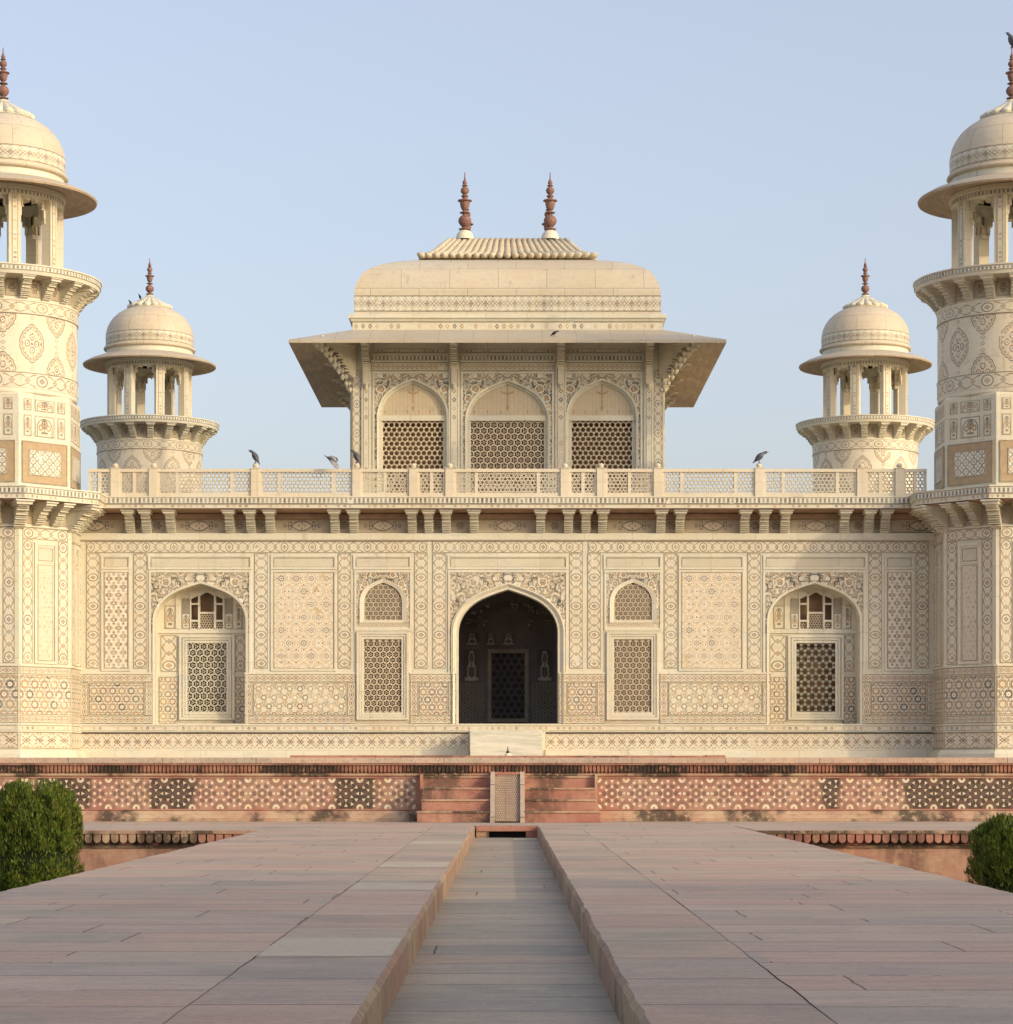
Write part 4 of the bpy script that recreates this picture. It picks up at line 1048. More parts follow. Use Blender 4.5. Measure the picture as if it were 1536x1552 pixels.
for i, (a, b) in enumerate(zip(ends, ends[1:])):
    a2, b2 = a+0.088, b-0.088; L = b2-a2
    if L < 0.1: continue
    mb = MB(); y0, y1 = Yr-0.035, Yr+0.035
    mb.box(a2, b2, y0-0.02, y1+0.02, RT-0.065, RT, 'marble_pink'); mb.box(a2, b2, y0, y1, BT+0.008, BT+0.085, 'marble_pink')
    if L > 1.9: cuts = [0.0, 0.21, 0.79, 1.0]; 
    elif L > 1.2: cuts = [0.0, 0.62, 1.0] if i % 2 else [0.0, 0.38, 1.0]
    elif L > 0.45: cuts = [0, 0.5, 1.0]
    else: cuts = [0, 1.0]
    z0, z1 = BT+0.085, RT-0.065
    cc = []
    for k, cu in enumerate(cuts):
        xm = a2+L*cu; h_ = 0.035
        if k == 0: mb.box(xm, xm+0.05, y0, y1, z0, z1, 'marble_pink'); cc.append((xm, xm+0.05))
        elif k == len(cuts)-1: mb.box(xm-0.05, xm, y0, y1, z0, z1, 'marble_pink'); cc.append((xm-0.05, xm))
        else: mb.box(xm-h_, xm+h_, y0, y1, z0, z1, 'marble_pink'); cc.append((xm-h_, xm+h_))
    rp = mb.build('railing_panel', ms)
    j = MB()
    for (p, q), (r, t) in zip(cc, cc[1:]):
        wdt = r-q
        j = MB(); jali(j, q, r, z0, z1, Yr-0.018, Yr+0.018, 0.086 if wdt > 0.5 else 0.080, 0.027, 'marble_pink', None, 'hex')
        j.build('lattice', rp)

# ================================================================== MINARET
mn_ = empty('minaret', (0, 0, PT))
a8 = 1.53; L8 = 2*a8*math.tan(PI/8)
def face_M(k, a=a8): return Matrix.Rotation(k*PI/4, 4, 'Z') @ Matrix.Translation((0, -a, 0))
def octa(mb, prof, m='marble'):
    """octagonal profile [(apothem, z, mat)]"""
    for i in range(len(prof)-1):
        (a, z0), (b, z1) = prof[i][:2], prof[i+1][:2]; mm_ = prof[i+1][2] if len(prof[i+1]) > 2 else m
        for k in range(8):
            R = Matrix.Rotation(k*PI/4, 4, 'Z'); t = math.tan(PI/8)
            mb.M = R; n = prof[i+1][3] if len(prof[i+1]) > 3 else 1
            mb.face([(-a*t, -a, z0), (a*t, -a, z0), (b*t, -b, z1), (-b*t, -b, z1)], [(0, 0), (n, 0), (n, 1), (0, 1)] if len(prof[i+1]) > 3 else None, mm_)
    mb.M = None
z50 = lambda py: PZ(py, 50.3)
mb = MB(); octa(mb, [(a8+0.14, PT), (a8+0.13, 1.16), (a8+0.06, 1.24), (a8, 1.245)], 'marble_light'); mb.build('base', mn_)
mb = MB(); octa(mb, [(a8, 1.24), (a8, 6.25)]); mb.build('lower_shaft', mn_)
zc = lambda py: z50(py)
face0 = None
mb = MB(); mb.M = face_M(0); hl = L8/2-0.015
mb.inlay(-hl, hl, 1.27, 1.60, 0, 2, 1, 'meander'); mb.box(-hl, hl, -0.03, 0, 1.605, 1.63, 'marble_light')
mb.inlay(-hl, hl, 1.64, 1.74, 0, 10, 1, 'dots', 0); mb.box(-hl, hl, -0.03, 0, 1.745, 1.78, 'marble_light')
mb.inlay(-hl, hl, 1.79, 1.94, 0, 4, 1, 'scroll'); mb.inlay(-hl, hl, 1.96, 2.76, 0, 5.2, 3.4, 'rings'); mb.inlay(-hl, hl, 2.78, 2.93, 0, 4, 1, 'scroll')
mb.box(-hl, hl, -0.025, 0, 2.935, 2.965, 'marble_light')
zb_, zt_ = 3.0, 5.52
mb.inlay(-0.55, -0.31, zb_, zt_, 0, 1, 10, 'border', vert=True); mb.inlay(0.31, 0.55, zb_, zt_, 0, 1, 10, 'border', vert=True); mb.inlay(-0.55, 0.55, zt_+0.01, zt_+0.24, 0, 4, 1, 'border')
mb.frame(-0.27, 0.27, zb_, zt_-0.05, 0.05, 0, 0.03); mb.frame(-0.215, 0.215, 5.06, zt_-0.105, 0.03, 0, 0.015); mb.inlay(-0.18, 0.18, 5.10, 5.36, 0, 1, 1, 'marble_plain', 0.012); mb.inlay(-0.185, 0.185, 3.06, 5.02, 0, 3.4, 17, 'stars')
mb.box(-hl, hl, -0.03, 0, 5.77, 5.80, 'marble_light')
mb.inlay(-hl+0.1, hl-0.1, 5.83, 6.20, 0, 1, 1, 'rosette', 0.012, rot=[(-1.4, 0), (1.4, 0), (1.4, 1), (-1.4, 1)])
face0 = mb.build('inlaid_face', mn_)
def rot_copies(o, ks, parent):
    for k in ks:
        c = o.copy(); COL.objects.link(c); c.parent = parent; c.rotation_euler.z = k*PI/4
rot_copies(face0, range(1, 8), mn_)
# lower balcony
aB = 2.16
mb = MB(); octa(mb, [(a8-0.05, 6.22, 'soffit'), (aB-0.03, 6.27, 'soffit'), (aB-0.03, 6.37, 'dots', 16), (aB, 6.375), (aB, 6.505, 'dentil', 20), (aB+0.015, 6.51), (aB+0.015, 6.535), (a8-0.1, 6.56)], 'marble_light'); mb.build('lower_balcony', mn_)
mb = MB(); mb.M = face_M(0)@Matrix.Translation((-0.21, 0, 0)); corbel(mb, 0.17, 0.58, 0.44, 6.25); b0 = mb.build('bracket', mn_); rot_copies(b0, range(1, 8), mn_)
mb = MB(); mb.M = face_M(0)@Matrix.Translation((0.21, 0, 0)); corbel(mb, 0.17, 0.58, 0.44, 6.25); b0 = mb.build('bracket', mn_); rot_copies(b0, range(1, 8), mn_)
mb = MB(); mb.M = Matrix.Rotation(PI/8, 4, 'Z')@Matrix.Translation((0, -a8/math.cos(PI/8)+0.05, 0)); corbel(mb, 0.22, 0.70, 0.52, 6.25); b0 = mb.build('bracket', mn_); rot_copies(b0, range(1, 8), mn_)
# upper octagon
aU = 1.50; 
mb = MB(); octa(mb, [(aU, 6.5), (aU, 8.46, ), (aU-0.03, 8.50, 'marble_light'), (aU-0.12, 8.53, 'marble_light')]); mb.build('upper_octagon', mn_)
z51 = lambda py: PZ(py, 50.4)
mb = MB(); mb.M = face_M(0, aU); g = 0.015
for a, b in ((-0.56, -0.37), (-0.29, 0.11), (0.19, 0.38)): pass
cols3 = ((-0.50, -0.32), (-0.235, 0.235), (0.32, 0.50))
for (a, b) in cols3:
    mb.inlay(a, b, 8.15, 8.38, 0, 1, 1, 'vase'); mb.inlay(a, b, 7.63, 8.05, 0, 1, 1, 'vase')
mb.box(-0.55, 0.55, -0.02, 0, 6.67, 7.52, 'brown', 'b'); mb.frame(-0.55, 0.55, 6.67, 7.52, 0.02, -0.02, 0.006, 'line'); mb.inlay(-0.39, 0.39, 6.83, 7.36, -0.02, 4, 2.7, 'girih')
f0 = mb.build('inlaid_face', mn_); rot_copies(f0, range(1, 8), mn_)
# round shaft
rS = 1.53
mb = MB()
mb.lathe([(rS-0.03, 8.49), (rS, 8.52), (rS, 8.60), (rS+0.012, 8.605, 'marble_light'), (rS+0.012, 8.90, 'border', 30), (rS+0.02, 8.905, 'line'), (rS+0.02, 8.92, 'line'), (rS, 8.925), (rS, 10.10, 'medal', 16), (rS+0.02, 10.105, 'line'), (rS+0.02, 10.12, 'line'), (rS+0.012, 10.125), (rS+0.012, 10.36, 'border', 30), (rS+0.03, 10.37, 'marble_light'), (rS+0.03, 10.40, 'marble_light'), (rS-0.02, 10.41), (rS-0.02, 10.46), (rS-0.02, 10.82, 'marble_grey')], 96, 'marble_light')
mb.build('round_shaft', mn_)
mb = MB()
mb.lathe([(rS-0.1, 10.80, 'soffit'), (1.98, 10.83, 'marble_grey'), (2.0, 10.90), (2.02, 10.905), (2.02, 10.995, 'dentil', 150), (2.04, 11.0), (2.04, 11.025), (0.05, 11.05)], 96, 'marble_light'); mb.build('upper_balcony', mn_)
mb = MB(); mb.M = Matrix.Rotation(PI/20, 4, 'Z')@Matrix.Translation((0, -rS+0.04, 0)); corbel(mb, 0.165, 0.47, 0.42, 10.83); b0 = mb.build('bracket', mn_)
for k in range(1, 20):
    c = b0.copy(); COL.objects.link(c); c.parent = mn_; c.rotation_euler.z = k*PI/10
mb = MB(); mb.M = Matrix.Translation((0, -rS+0.015, 0)); mb.inlay(-0.12, 0.12, 10.46, 10.80, 0, 1, 1, 'rosette', 0.01, rot=[(-0.5, 0), (0.5, 0), (0.5, 1), (-0.5, 1)]); b0 = mb.build('frieze_panel', mn_)
for k in range(1, 20):
    c = b0.copy(); COL.objects.link(c); c.parent = mn_; c.rotation_euler.z = k*PI/10
# kiosk
rC = 1.24; cz0, cz1 = 11.04, 12.63
aK = rC*math.cos(PI/8)
c0 = None
mb = MB(); mb.M = Matrix.Rotation(PI/8, 4, 'Z')@Matrix.Translation((0, -rC, 0))
cw = 0.125
mb.box(-cw, cw, 0.0, 0.21, cz0, cz1, 'marble_pink'); mb.box(-cw-0.02, cw+0.02, -0.02, 0.23, cz0, cz0+0.10, 'marble_pink')
mb.inlay(-0.06, 0.06, cz0+0.12, cz1-0.06, 0, 1, 15, 'dots', 0.012, vert=True); c0 = mb.build('column', mn_); rot_copies(c0, range(1, 8), mn_)
mb = MB(); mb.M = Matrix.Translation((0, -rC*math.cos(PI/8)*1.0+0.06, 0))
hwA = rC*math.sin(PI/8)-0.112; zsA = 12.20; Rr = hwA
pts = []
for i in range(61):
    th = PI*i/60; rr = Rr*(0.74+0.26*abs(math.sin(5*th))**0.6)
    pts.append((-math.cos(th)*rr*1.0, zsA+math.sin(th)*rr*1.15))
yA, yB = 0.0, 0.17; x0, x1 = -hwA-0.07, hwA+0.07
ztop = cz1
for p, q in zip(pts, pts[1:]):
    if abs(q[0]-p[0]) > 1e-5:
        mb.face([(p[0], yA, p[1]), (q[0], yA, q[1]), (q[0], yA, ztop), (p[0], yA, ztop)], None, 'marble_pink'); mb.face([(q[0], yB, q[1]), (p[0], yB, p[1]), (p[0], yB, ztop), (q[0], yB, ztop)], None, 'marble_pink')
    mb.face([(p[0], yA, p[1]), (p[0], yB, p[1]), (q[0], yB, q[1]), (q[0], yA, q[1])], None, 'marble_pink')
for s in (-1, 1):
    a, b = sorted((s*hwA*0.999, s*(hwA+0.10))); mb.box(a, b, yA, yB, zsA-0.10, ztop, 'marble_pink'); a, b = sorted((s*(hwA-0.075), s*hwA)); mb.box(a, b, yA+0.005, yB-0.005, zsA-0.09, zsA+0.0, 'marble_pink')
b0 = mb.build('cusped_arch', mn_); rot_copies(b0, range(1, 8), mn_)
mb = MB()
mb.lathe([(0.95, 12.58), (rC+0.02, 12.60), (rC+0.02, 12.70, 'dentil', 90), (rC+0.05, 12.71), (rC+0.05, 12.80), (0.95, 12.81), (0.95, 12.58)], 64, 'marble'); mb.build('entablature', mn_)
mb = MB()
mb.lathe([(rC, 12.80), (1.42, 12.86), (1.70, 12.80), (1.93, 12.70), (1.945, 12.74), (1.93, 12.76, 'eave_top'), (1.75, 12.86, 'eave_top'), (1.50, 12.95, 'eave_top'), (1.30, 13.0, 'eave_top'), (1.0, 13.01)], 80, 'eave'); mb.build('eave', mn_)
mb = MB()
mb.lathe([(1.27, 12.97), (1.26, 13.14, 'marble_light'), (1.33, 13.17), (1.345, 13.20), (1.33, 13.235), (1.28, 13.25), (1.275, 13.29), (1.28, 13.30, 'line'), (1.285, 13.58, 'ogee', 20), (1.28, 13.60, 'line'), (1.265, 13.70), (1.235, 13.82), (1.17, 13.96), (1.07, 14.10), (0.93, 14.23), (0.76, 14.34), (0.58, 14.42), (0.35, 14.50), (0.1, 14.56)], 96, 'dome_small'); mb.build('dome', mn_)
mb = MB()
for k in range(16):
    mb.M = Matrix.Rotation(k*PI/8, 4, 'Z')
    mb.tube([(0, -0.10, 14.76), (0, -0.22, 14.68), (0, -0.38, 14.57), (0, -0.52, 14.48), (0, -0.62, 14.45), (0, -0.665, 14.475)], [0.04, 0.055, 0.085, 0.12, 0.105, 0.03], 10, 'marble', 0.65)
mb.M = None
mb.lathe([(0.66, 14.395), (0.60, 14.44), (0.36, 14.58), (0.18, 14.70), (0.13, 14.75), (0.13, 14.79), (0.07, 14.83), (0.001, 14.83)], 32, 'marble'); mb.build('lotus_cap', mn_)
FIN = [(1270, 60), (1255, 50), (1245, 105), (1232, 108), (1215, 55), (1200, 42), (1170, 80), (1130, 108), (1090, 117), (1050, 110), (1010, 78), (985, 38), (965, 40), (950, 92), (938, 90), (920, 40), (905, 35), (885, 58), (840, 76), (790, 86), (755, 88), (738, 128), (722, 124), (708, 70), (690, 45), (668, 45), (655, 66), (642, 64), (630, 32), (615, 40), (585, 68), (550, 77), (515, 66), (490, 35), (475, 38), (466, 58), (458, 52), (445, 28), (425, 38), (405, 42), (385, 34), (360, 18), (330, 12), (260, 9), (225, 6), (222, 0.5)]
def finial(mb, cx, cy, z0, k, zbase=1270):
    mb.lathe([(r*k, z0+(zbase-y)*k) for y, r in FIN], 20, 'red_finial', cx=cx, cy=cy)
mb = MB(); finial(mb, 0, 0, 14.82, 1.10/1048); mb.build('finial', mn_)

TX = 10.53; TY0 = 51.5; TY1 = 72.6
mins = [mn_]+[copy_tree(mn_) for _ in range(3)]
GM = 'minarets at the corners of the tomb'
for o, (x, y, rz, lb) in zip(mins, ((-TX, TY0, 0, 'tall near marble minaret cut by the left picture edge with its kiosk lit warm'),
                                (TX, TY0, 0, 'tall near marble minaret cut by the right picture edge with shaded lower shaft'),
                                (-TX, TY1, 0, 'far small minaret behind the railing between the left minaret and the pavilion'),
                                (TX, TY1, 0, 'far small minaret behind the railing between the pavilion and the right minaret'))):
    o.location = (x, y, PT); tag(o, lb, 'minaret', GM)

# ================================================================== PAVILION ON THE ROOF
pv = empty('roof_pavilion', (0, 62, 6.42)); tag(pv, 'square marble pavilion with wide eaves and curved roof on top of the tomb', 'pavilion')
hP = 3.68; CY = 62.0; YpF = CY-hP; kp = YpF/F
zp = lambda py: EYE+(1170-py)*kp
PM = Matrix.Translation((0, CY, 0)) @ Matrix.Translation((0, -hP, 0))
def newp(): q = MB(); q.M = PM; return q
side = []
wl_ = newp(); 
zTop = 11.12; zA0 = 6.42
arcs = [(-2.237, 0.80, 10.05), (0.0, 0.95, 10.03), (2.237, 0.80, 10.05)]
bounds = [(-3.68, -1.24), (-1.24, 1.24), (1.24, 3.68)]
for (cx, hw, ap), (a, b) in zip(arcs, bounds):
    H = 0.86 if cx else 0.92
    arch_wall(wl_, a, b, zA0, zTop, 0.0, cx, hw, ap-H, H, depth=0.14)
side.append(wl_.build('wall', pv))
for (cx, hw, ap), (a, b) in zip(arcs, bounds):
    H = 0.86 if cx else 0.92; zs_ = ap-H
    fx0, fx1 = (cx-hw-0.10, cx+hw+0.10)
    q = newp(); spandrel(q, fx0, fx1, zp(565), 0.0, cx, hw+0.05, zs_, H+0.04, 'arab', 3.6, zlow=6.6)
    q.frame(fx0-0.05, fx1+0.05, 6.5, zp(563.5), 0.045, 0.0, 0.03); side.append(q.build('spandrel', pv))
    q = newp(); arch_band(q, cx, hw, H, hw+0.05, H+0.04, zs_, 6.5, 0.0, 0.04, 'marble_light', pr_in=0.015)
    hj = hw-0.085
    arch_band(q, cx, hj+0.03, H-0.06, hw, H, zs_, 6.5, 0.12, 0.05, 'marble', pr_in=0.0)
    side.append(q.build('arch_moulding', pv))
    q = newp()
    zl0, zl1 = zp(637), zp(629)
    pts = arch_pts(cx, hw, zs_, H, 12)
    for p, r in zip(pts, pts[1:]): q.face([(p[0], 0.11, min(p[1], zl1)), (r[0], 0.11, min(r[1], zl1)), (r[0], 0.11, r[1]), (p[0], 0.11, p[1])], [((p[0]-cx)/hw, 0), ((r[0]-cx)/hw, 0), ((r[0]-cx)/hw, max(0, (r[1]-zl1)/0.95)), ((p[0]-cx)/hw, max(0, (p[1]-zl1)/0.95))], 'tymp')
    q.face([(cx-hw, 0.11, zl1), (cx+hw, 0.11, zl1), (cx+hw, 0.11, zs_+0.001), (cx-hw, 0.11, zs_+0.001)], [(-1, 0), (1, 0), (1, (zs_-zl1)/0.95), (-1, (zs_-zl1)/0.95)], 'tymp')
    side.append(q.build('tympanum', pv))
    q = newp(); q.box(cx-hw, cx+hw, 0.05, 0.20, zl0, zl1, 'marble_light')
    for s in (-1, 1):
        c, d = sorted((cx+s*hw, cx+s*hj)); q.box(c, d, 0.09, 0.20, 6.45, zl0, 'marble_light')
    q.box(cx-hw, cx+hw, 0.07, 0.2, 6.43, 6.7, 'marble_light'); win = q.build('window', pv); side.append(win)
    j = newp(); jali(j, cx-hj, cx+hj, 6.70, zl0, 0.12, 0.17, 0.128 if cx else 0.16, 0.022 if cx else 0.030, 'lattice_marble', None, 'star' if cx else 'dot'); lt = j.build('lattice', win)
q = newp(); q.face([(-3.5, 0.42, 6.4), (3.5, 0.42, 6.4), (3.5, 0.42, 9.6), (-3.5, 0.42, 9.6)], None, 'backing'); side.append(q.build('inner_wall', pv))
# pilasters with small inlay, and the bands under the eave
for cx, wd in ((-1.26, 0.26), (1.26, 0.26), (-3.34, 0.22), (3.34, 0.22)):
    q = newp(); q.box(cx-wd/2, cx+wd/2, -0.05, 0, 6.42, 10.45, 'marble_light', 'b'); q.inlay(cx-wd/2+0.045, cx+wd/2-0.045, 6.6, 10.3, -0.05, 1, 18, 'dots', 0.01, vert=True); side.append(q.build('pilaster', pv))
for s in (-1, 1):
    c, d = sorted((s*3.665, s*3.46)); q = newp(); q.inlay(c, d, 6.6, 10.3, -0.002, 1, 16, 'border', 0.012, vert=True); side.append(q.build('corner_border', pv))
for a, b in ((-3.22, -1.40), (-1.12, 1.12), (1.40, 3.22)):
    q = newp(); q.inlay(a, b, zp(562), zp(549.5), -0.01, round((b-a)/0.22), 1, 'scroll'); q.box(a, b, -0.045, 0, zp(549), zp(546.5), 'marble_light'); q.inlay(a, b, zp(546), zp(538), -0.01, round((b-a)/0.09), 1, 'dentil', 0)
    q.box(a, b, -0.06, 0, zp(538), zp(536), 'marble_light'); q.inlay(a, b, zp(535), zp(529), -0.01, round((b-a)/0.1), 1, 'dots', 0); side.append(q.build('frieze', pv))
def pbr(cx, out=0.85, h=0.98, ang=0, y=0.0, wd=0.15):
    q = newp(); q.M = PM@Matrix.Translation((cx, y, 0))@Matrix.Rotation(ang, 4, 'Z')
    corbel(q, wd, out, h*0.62, 10.93, 'marble_pink')
    q.box(-wd*0.45, wd*0.45, -0.13*out, 0, 10.93-h, 10.93-h*0.55, 'marble_pink'); q.lathe([(0.001, 10.93-h*1.13), (0.03, 10.93-h*1.08), (wd*0.45, 10.93-h), (0.02, 10.93-h*0.99)], 10, 'marble_pink', cx=0, cy=-0.05)
    return q.build('bracket', pv)
for cx in (-3.34, -1.26, 1.26, 3.34): side.append(pbr(cx, y=-0.05))
def corner_br():
    q = newp(); q.M = PM@Matrix.Translation((-3.66, 0.02, 0))@Matrix.Rotation(-PI/4, 4, 'Z')
    corbel(q, 0.24, 1.15, 0.85, 10.95, 'marble_pink')
    for k in range(9):
        t = k/8; o_ = 1.10-1.02*t**0.9; z_ = 10.80-0.98*t**1.15; r_ = 0.085-0.035*t
        for sx in (-0.10, 0.0, 0.10):
            rk = r_*(1.0 if sx == 0 else 0.75)
            q.lathe([(0.001, z_-rk*1.5), (rk*0.45, z_-rk), (rk*0.95, z_-rk*0.2), (rk, z_+rk*0.3), (rk*0.6, z_+rk*0.8), (rk*0.7, z_+rk*1.1), (0.001, z_+rk*1.2)], 8, 'marble_pink', cx=sx*(1-0.5*t), cy=-o_+abs(sx)*0.5)
    return q.build('corner_bracket', pv)
side.append(corner_br())
for o in list(side):
    kids = [c for c in COL.objects if c.parent == o]
    for k in (1, 2, 3):
        c = o.copy(); COL.objects.link(c); c.parent = pv; c.rotation_euler.z = k*PI/2
        for kd in kids:
            d = kd.copy(); COL.objects.link(d); d.parent = c
# eave
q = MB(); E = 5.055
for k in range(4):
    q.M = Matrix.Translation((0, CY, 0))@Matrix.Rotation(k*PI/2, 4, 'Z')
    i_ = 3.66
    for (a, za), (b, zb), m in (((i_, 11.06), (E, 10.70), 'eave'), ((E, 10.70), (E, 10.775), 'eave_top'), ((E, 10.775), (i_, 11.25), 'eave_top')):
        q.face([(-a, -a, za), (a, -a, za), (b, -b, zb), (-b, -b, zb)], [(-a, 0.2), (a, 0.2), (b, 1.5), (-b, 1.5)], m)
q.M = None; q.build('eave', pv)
# drum and curved roof
def sqr(mbx, prof, m):
    acc = 0
    for i in range(len(prof)-1):
        (a, z0), (b, z1) = prof[i][:2], prof[i+1][:2]; mm_ = prof[i+1][2] if len(prof[i+1]) > 2 else m
        l = math.hypot(a-b, z1-z0); n = prof[i+1][3] if len(prof[i+1]) > 3 else 0
        for k in range(4):
            mbx.M = Matrix.Translation((0, CY, 0))@Matrix.Rotation(k*PI/2, 4, 'Z')
            uv = [(0, 0), (n, 0), (n, 1), (0, 1)] if n else [(-a+9+k, acc), (a+9+k, acc), (b+9+k, acc+l), (-b+9+k, acc+l)]
            mbx.face([(-a, -a, z0), (a, -a, z0), (b, -b, z1), (-b, -b, z1)], uv, mm_, False)
        acc += l
    mbx.M = None
q = MB(); sqr(q, [(3.66, 11.05), (3.66, 11.225), (3.665, 11.23, 'line'), (3.665, 11.43, 'dots', 44), (3.70, 11.45, 'marble_light'), (3.72, 11.50, 'marble_light'), (3.755, 11.515, 'marble'), (3.755, 11.60, 'marble_light'), (3.70, 11.62, 'marble'), (3.62, 11.63)], 'marble'); q.build('cornice', pv)
q = MB(); 
prof = [(3.63, 11.62), (3.625, 11.68), (3.63, 11.683, 'line'), (3.63, 11.70, 'line'), (3.63, 12.05, 'ogee', 21), (3.63, 12.07, 'line'), (3.63, 12.073), (3.625, 12.19)]
curve = [(3.62, 12.19), (3.58, 12.35), (3.50, 12.52), (3.40, 12.67), (3.24, 12.80), (3.0, 12.93), (2.76, 13.03), (2.45, 13.13), (2.1, 13.22), (1.5, 13.33)]
# smooth Catmull-Rom through the curve
def cat(P, n=4):
    out = []
    for i in range(len(P)-1):
        p0, p1, p2, p3 = P[max(i-1, 0)], P[i], P[i+1], P[min(i+2, len(P)-1)]
        for j in range(n):
            t = j/n; out.append(tuple(0.5*((2*p1[d])+(-p0[d]+p2[d])*t+(2*p0[d]-5*p1[d]+4*p2[d]-p3[d])*t*t+(-p0[d]+3*p1[d]-3*p2[d]+p3[d])*t**3) for d in (0, 1)))
    out.append(P[-1]); return out
sqr(q, prof+cat(curve)[1:], 'dome'); rf = q.build('roof', pv)
q = MB()
hb, ht = 2.06, 1.42; zb_, zt_ = 13.27, 13.88
sqr(q, [(hb-0.05, zb_-0.05), (hb-0.12, zb_+0.03), (1.75, zb_+0.28), (ht-0.02, zt_-0.02), (ht-0.02, zt_+0.02), (0.0, zt_+0.021)], 'cap_marble')
for k in range(4):
    q.M = Matrix.Translation((0, CY, 0))@Matrix.Rotation(k*PI/2, 4, 'Z')
    n = 22
    for i in range(n+1):
        s = -1+2*i/n
        P = [(s*ht, -ht, zt_-0.01), (s*1.62, -1.60, zb_+0.40), (s*1.80, -1.80, zb_+0.19), (s*1.98, -1.97, zb_+0.085), (s*(hb+0.06), -(hb+0.04), zb_+0.065), (s*(hb+0.12), -(hb+0.10), zb_+0.10)]
        q.tube(P, [0.062, 0.072, 0.082, 0.092, 0.088, 0.03], 8, 'cap_marble', 0.8)
q.M = None; q.build('ribbed_cap', pv)
for x in (-1.05, 1.05):
    for y in (-1.30, 1.30):
        q = MB(); q.lathe([(0.235, 13.88), (0.22, 13.94), (0.19, 14.03), (0.14, 14.09), (0.08, 14.12)], 20, 'marble_light', cx=x, cy=CY+y)
        finial(q, x, CY+y, 14.10, 1.45/1048); q.build('finial', pv)

# ================================================================== BUSHES
def bush(name, cx, cy, zb, rx, ry, h, seed, label, n=60000, pw=3.2):
    o = empty(name, (cx, cy, zb)); tag(o, label, 'bush', 'clipped bushes beside the walkway')
    rr = random.Random(seed)
    def surf(u, v):     # superellipsoid
        ce = lambda a, e: math.copysign(abs(math.cos(a))**e, math.cos(a)); se = lambda a, e: math.copysign(abs(math.sin(a))**e, math.sin(a))
        e1, e2 = 0.62, 0.8
        p = Vector((rx*ce(v, e1)*ce(u, e2), ry*ce(v, e1)*se(u, e2), h/2+h/2*se(v, e1)))
        k = 1+0.05*noise.noise(p*3.1+Vector((seed, 0, 0)))+0.055*noise.noise(p*7)
        return Vector((p.x*k, p.y*k, p.z*k))
    mbx = MB(); N1, N2 = 28, 16
    g = [[None]*N1 for _ in range(N2+1)]
    for j in range(N2+1):
        for i in range(N1):
            p = surf(2*PI*i/N1, -PI/2+PI*j/N2); g[j][i] = mbx.v((cx+p.x*0.78, cy+p.y*0.78, zb+h*0.04+p.z*0.88))
    for j in range(N2):
        for i in range(N1):
            i2 = (i+1) % N1; mbx.idx([g[j][i], g[j][i2], g[j+1][i2], g[j+1][i]], None, 'leaf_core', True)
    mbx.build('inner_mass', o)
    mbx = MB()
    for _ in range(n):
        u = rr.uniform(0, 2*PI); v = math.asin(rr.uniform(-1, 1)); p = surf(u, v)
        nrm = Vector((p.x/rx, p.y/ry, (p.z-h/2)/(h/2))).normalized()
        k = 1-abs(rr.gauss(0, 0.09)); gap = noise.noise(Vector((p.x*8, p.y*8+seed, p.z*4.5)))+0.4*noise.noise(p*20)
        if gap < -0.04: k -= 0.10+rr.random()*0.12
        c = Vector((cx+p.x*k, cy+p.y*k, zb+0.02+(p.z-h/2)*k+h/2))
        up = (nrm*rr.uniform(0.1, 0.9)+Vector((rr.uniform(-.45, .45), rr.uniform(-.45, .45), rr.uniform(0.6, 1.3)))).normalized()
        sd_ = up.cross(nrm+Vector((rr.uniform(-.7, .7), rr.uniform(-.7, .7), rr.uniform(-.3, .3)))).normalized()
        l = rr.uniform(0.020, 0.055); w_ = rr.uniform(0.0025, 0.0055)
        if rr.random() < 0.015: l *= 1.8
        uvr = (rr.random(), rr.random())
        mbx.idx([mbx.v(c-sd_*w_), mbx.v(c+sd_*w_), mbx.v(c+up*l*0.6+sd_*w_*1.1), mbx.v(c+up*l), mbx.v(c+up*l*0.6-sd_*w_*1.1)], [uvr]*5, 'leaf')
    mbx.build('foliage', o)
bush('clipped_bush', -4.97, 26.0, -0.92, 0.475, 0.50, 1.58, 3, 'rounded bright green clipped bush at the left picture edge')
bush('clipped_bush', 4.66, 22.2, -0.92, 0.52, 0.50, 1.30, 8, 'square shouldered dark green clipped bush at the right picture edge')

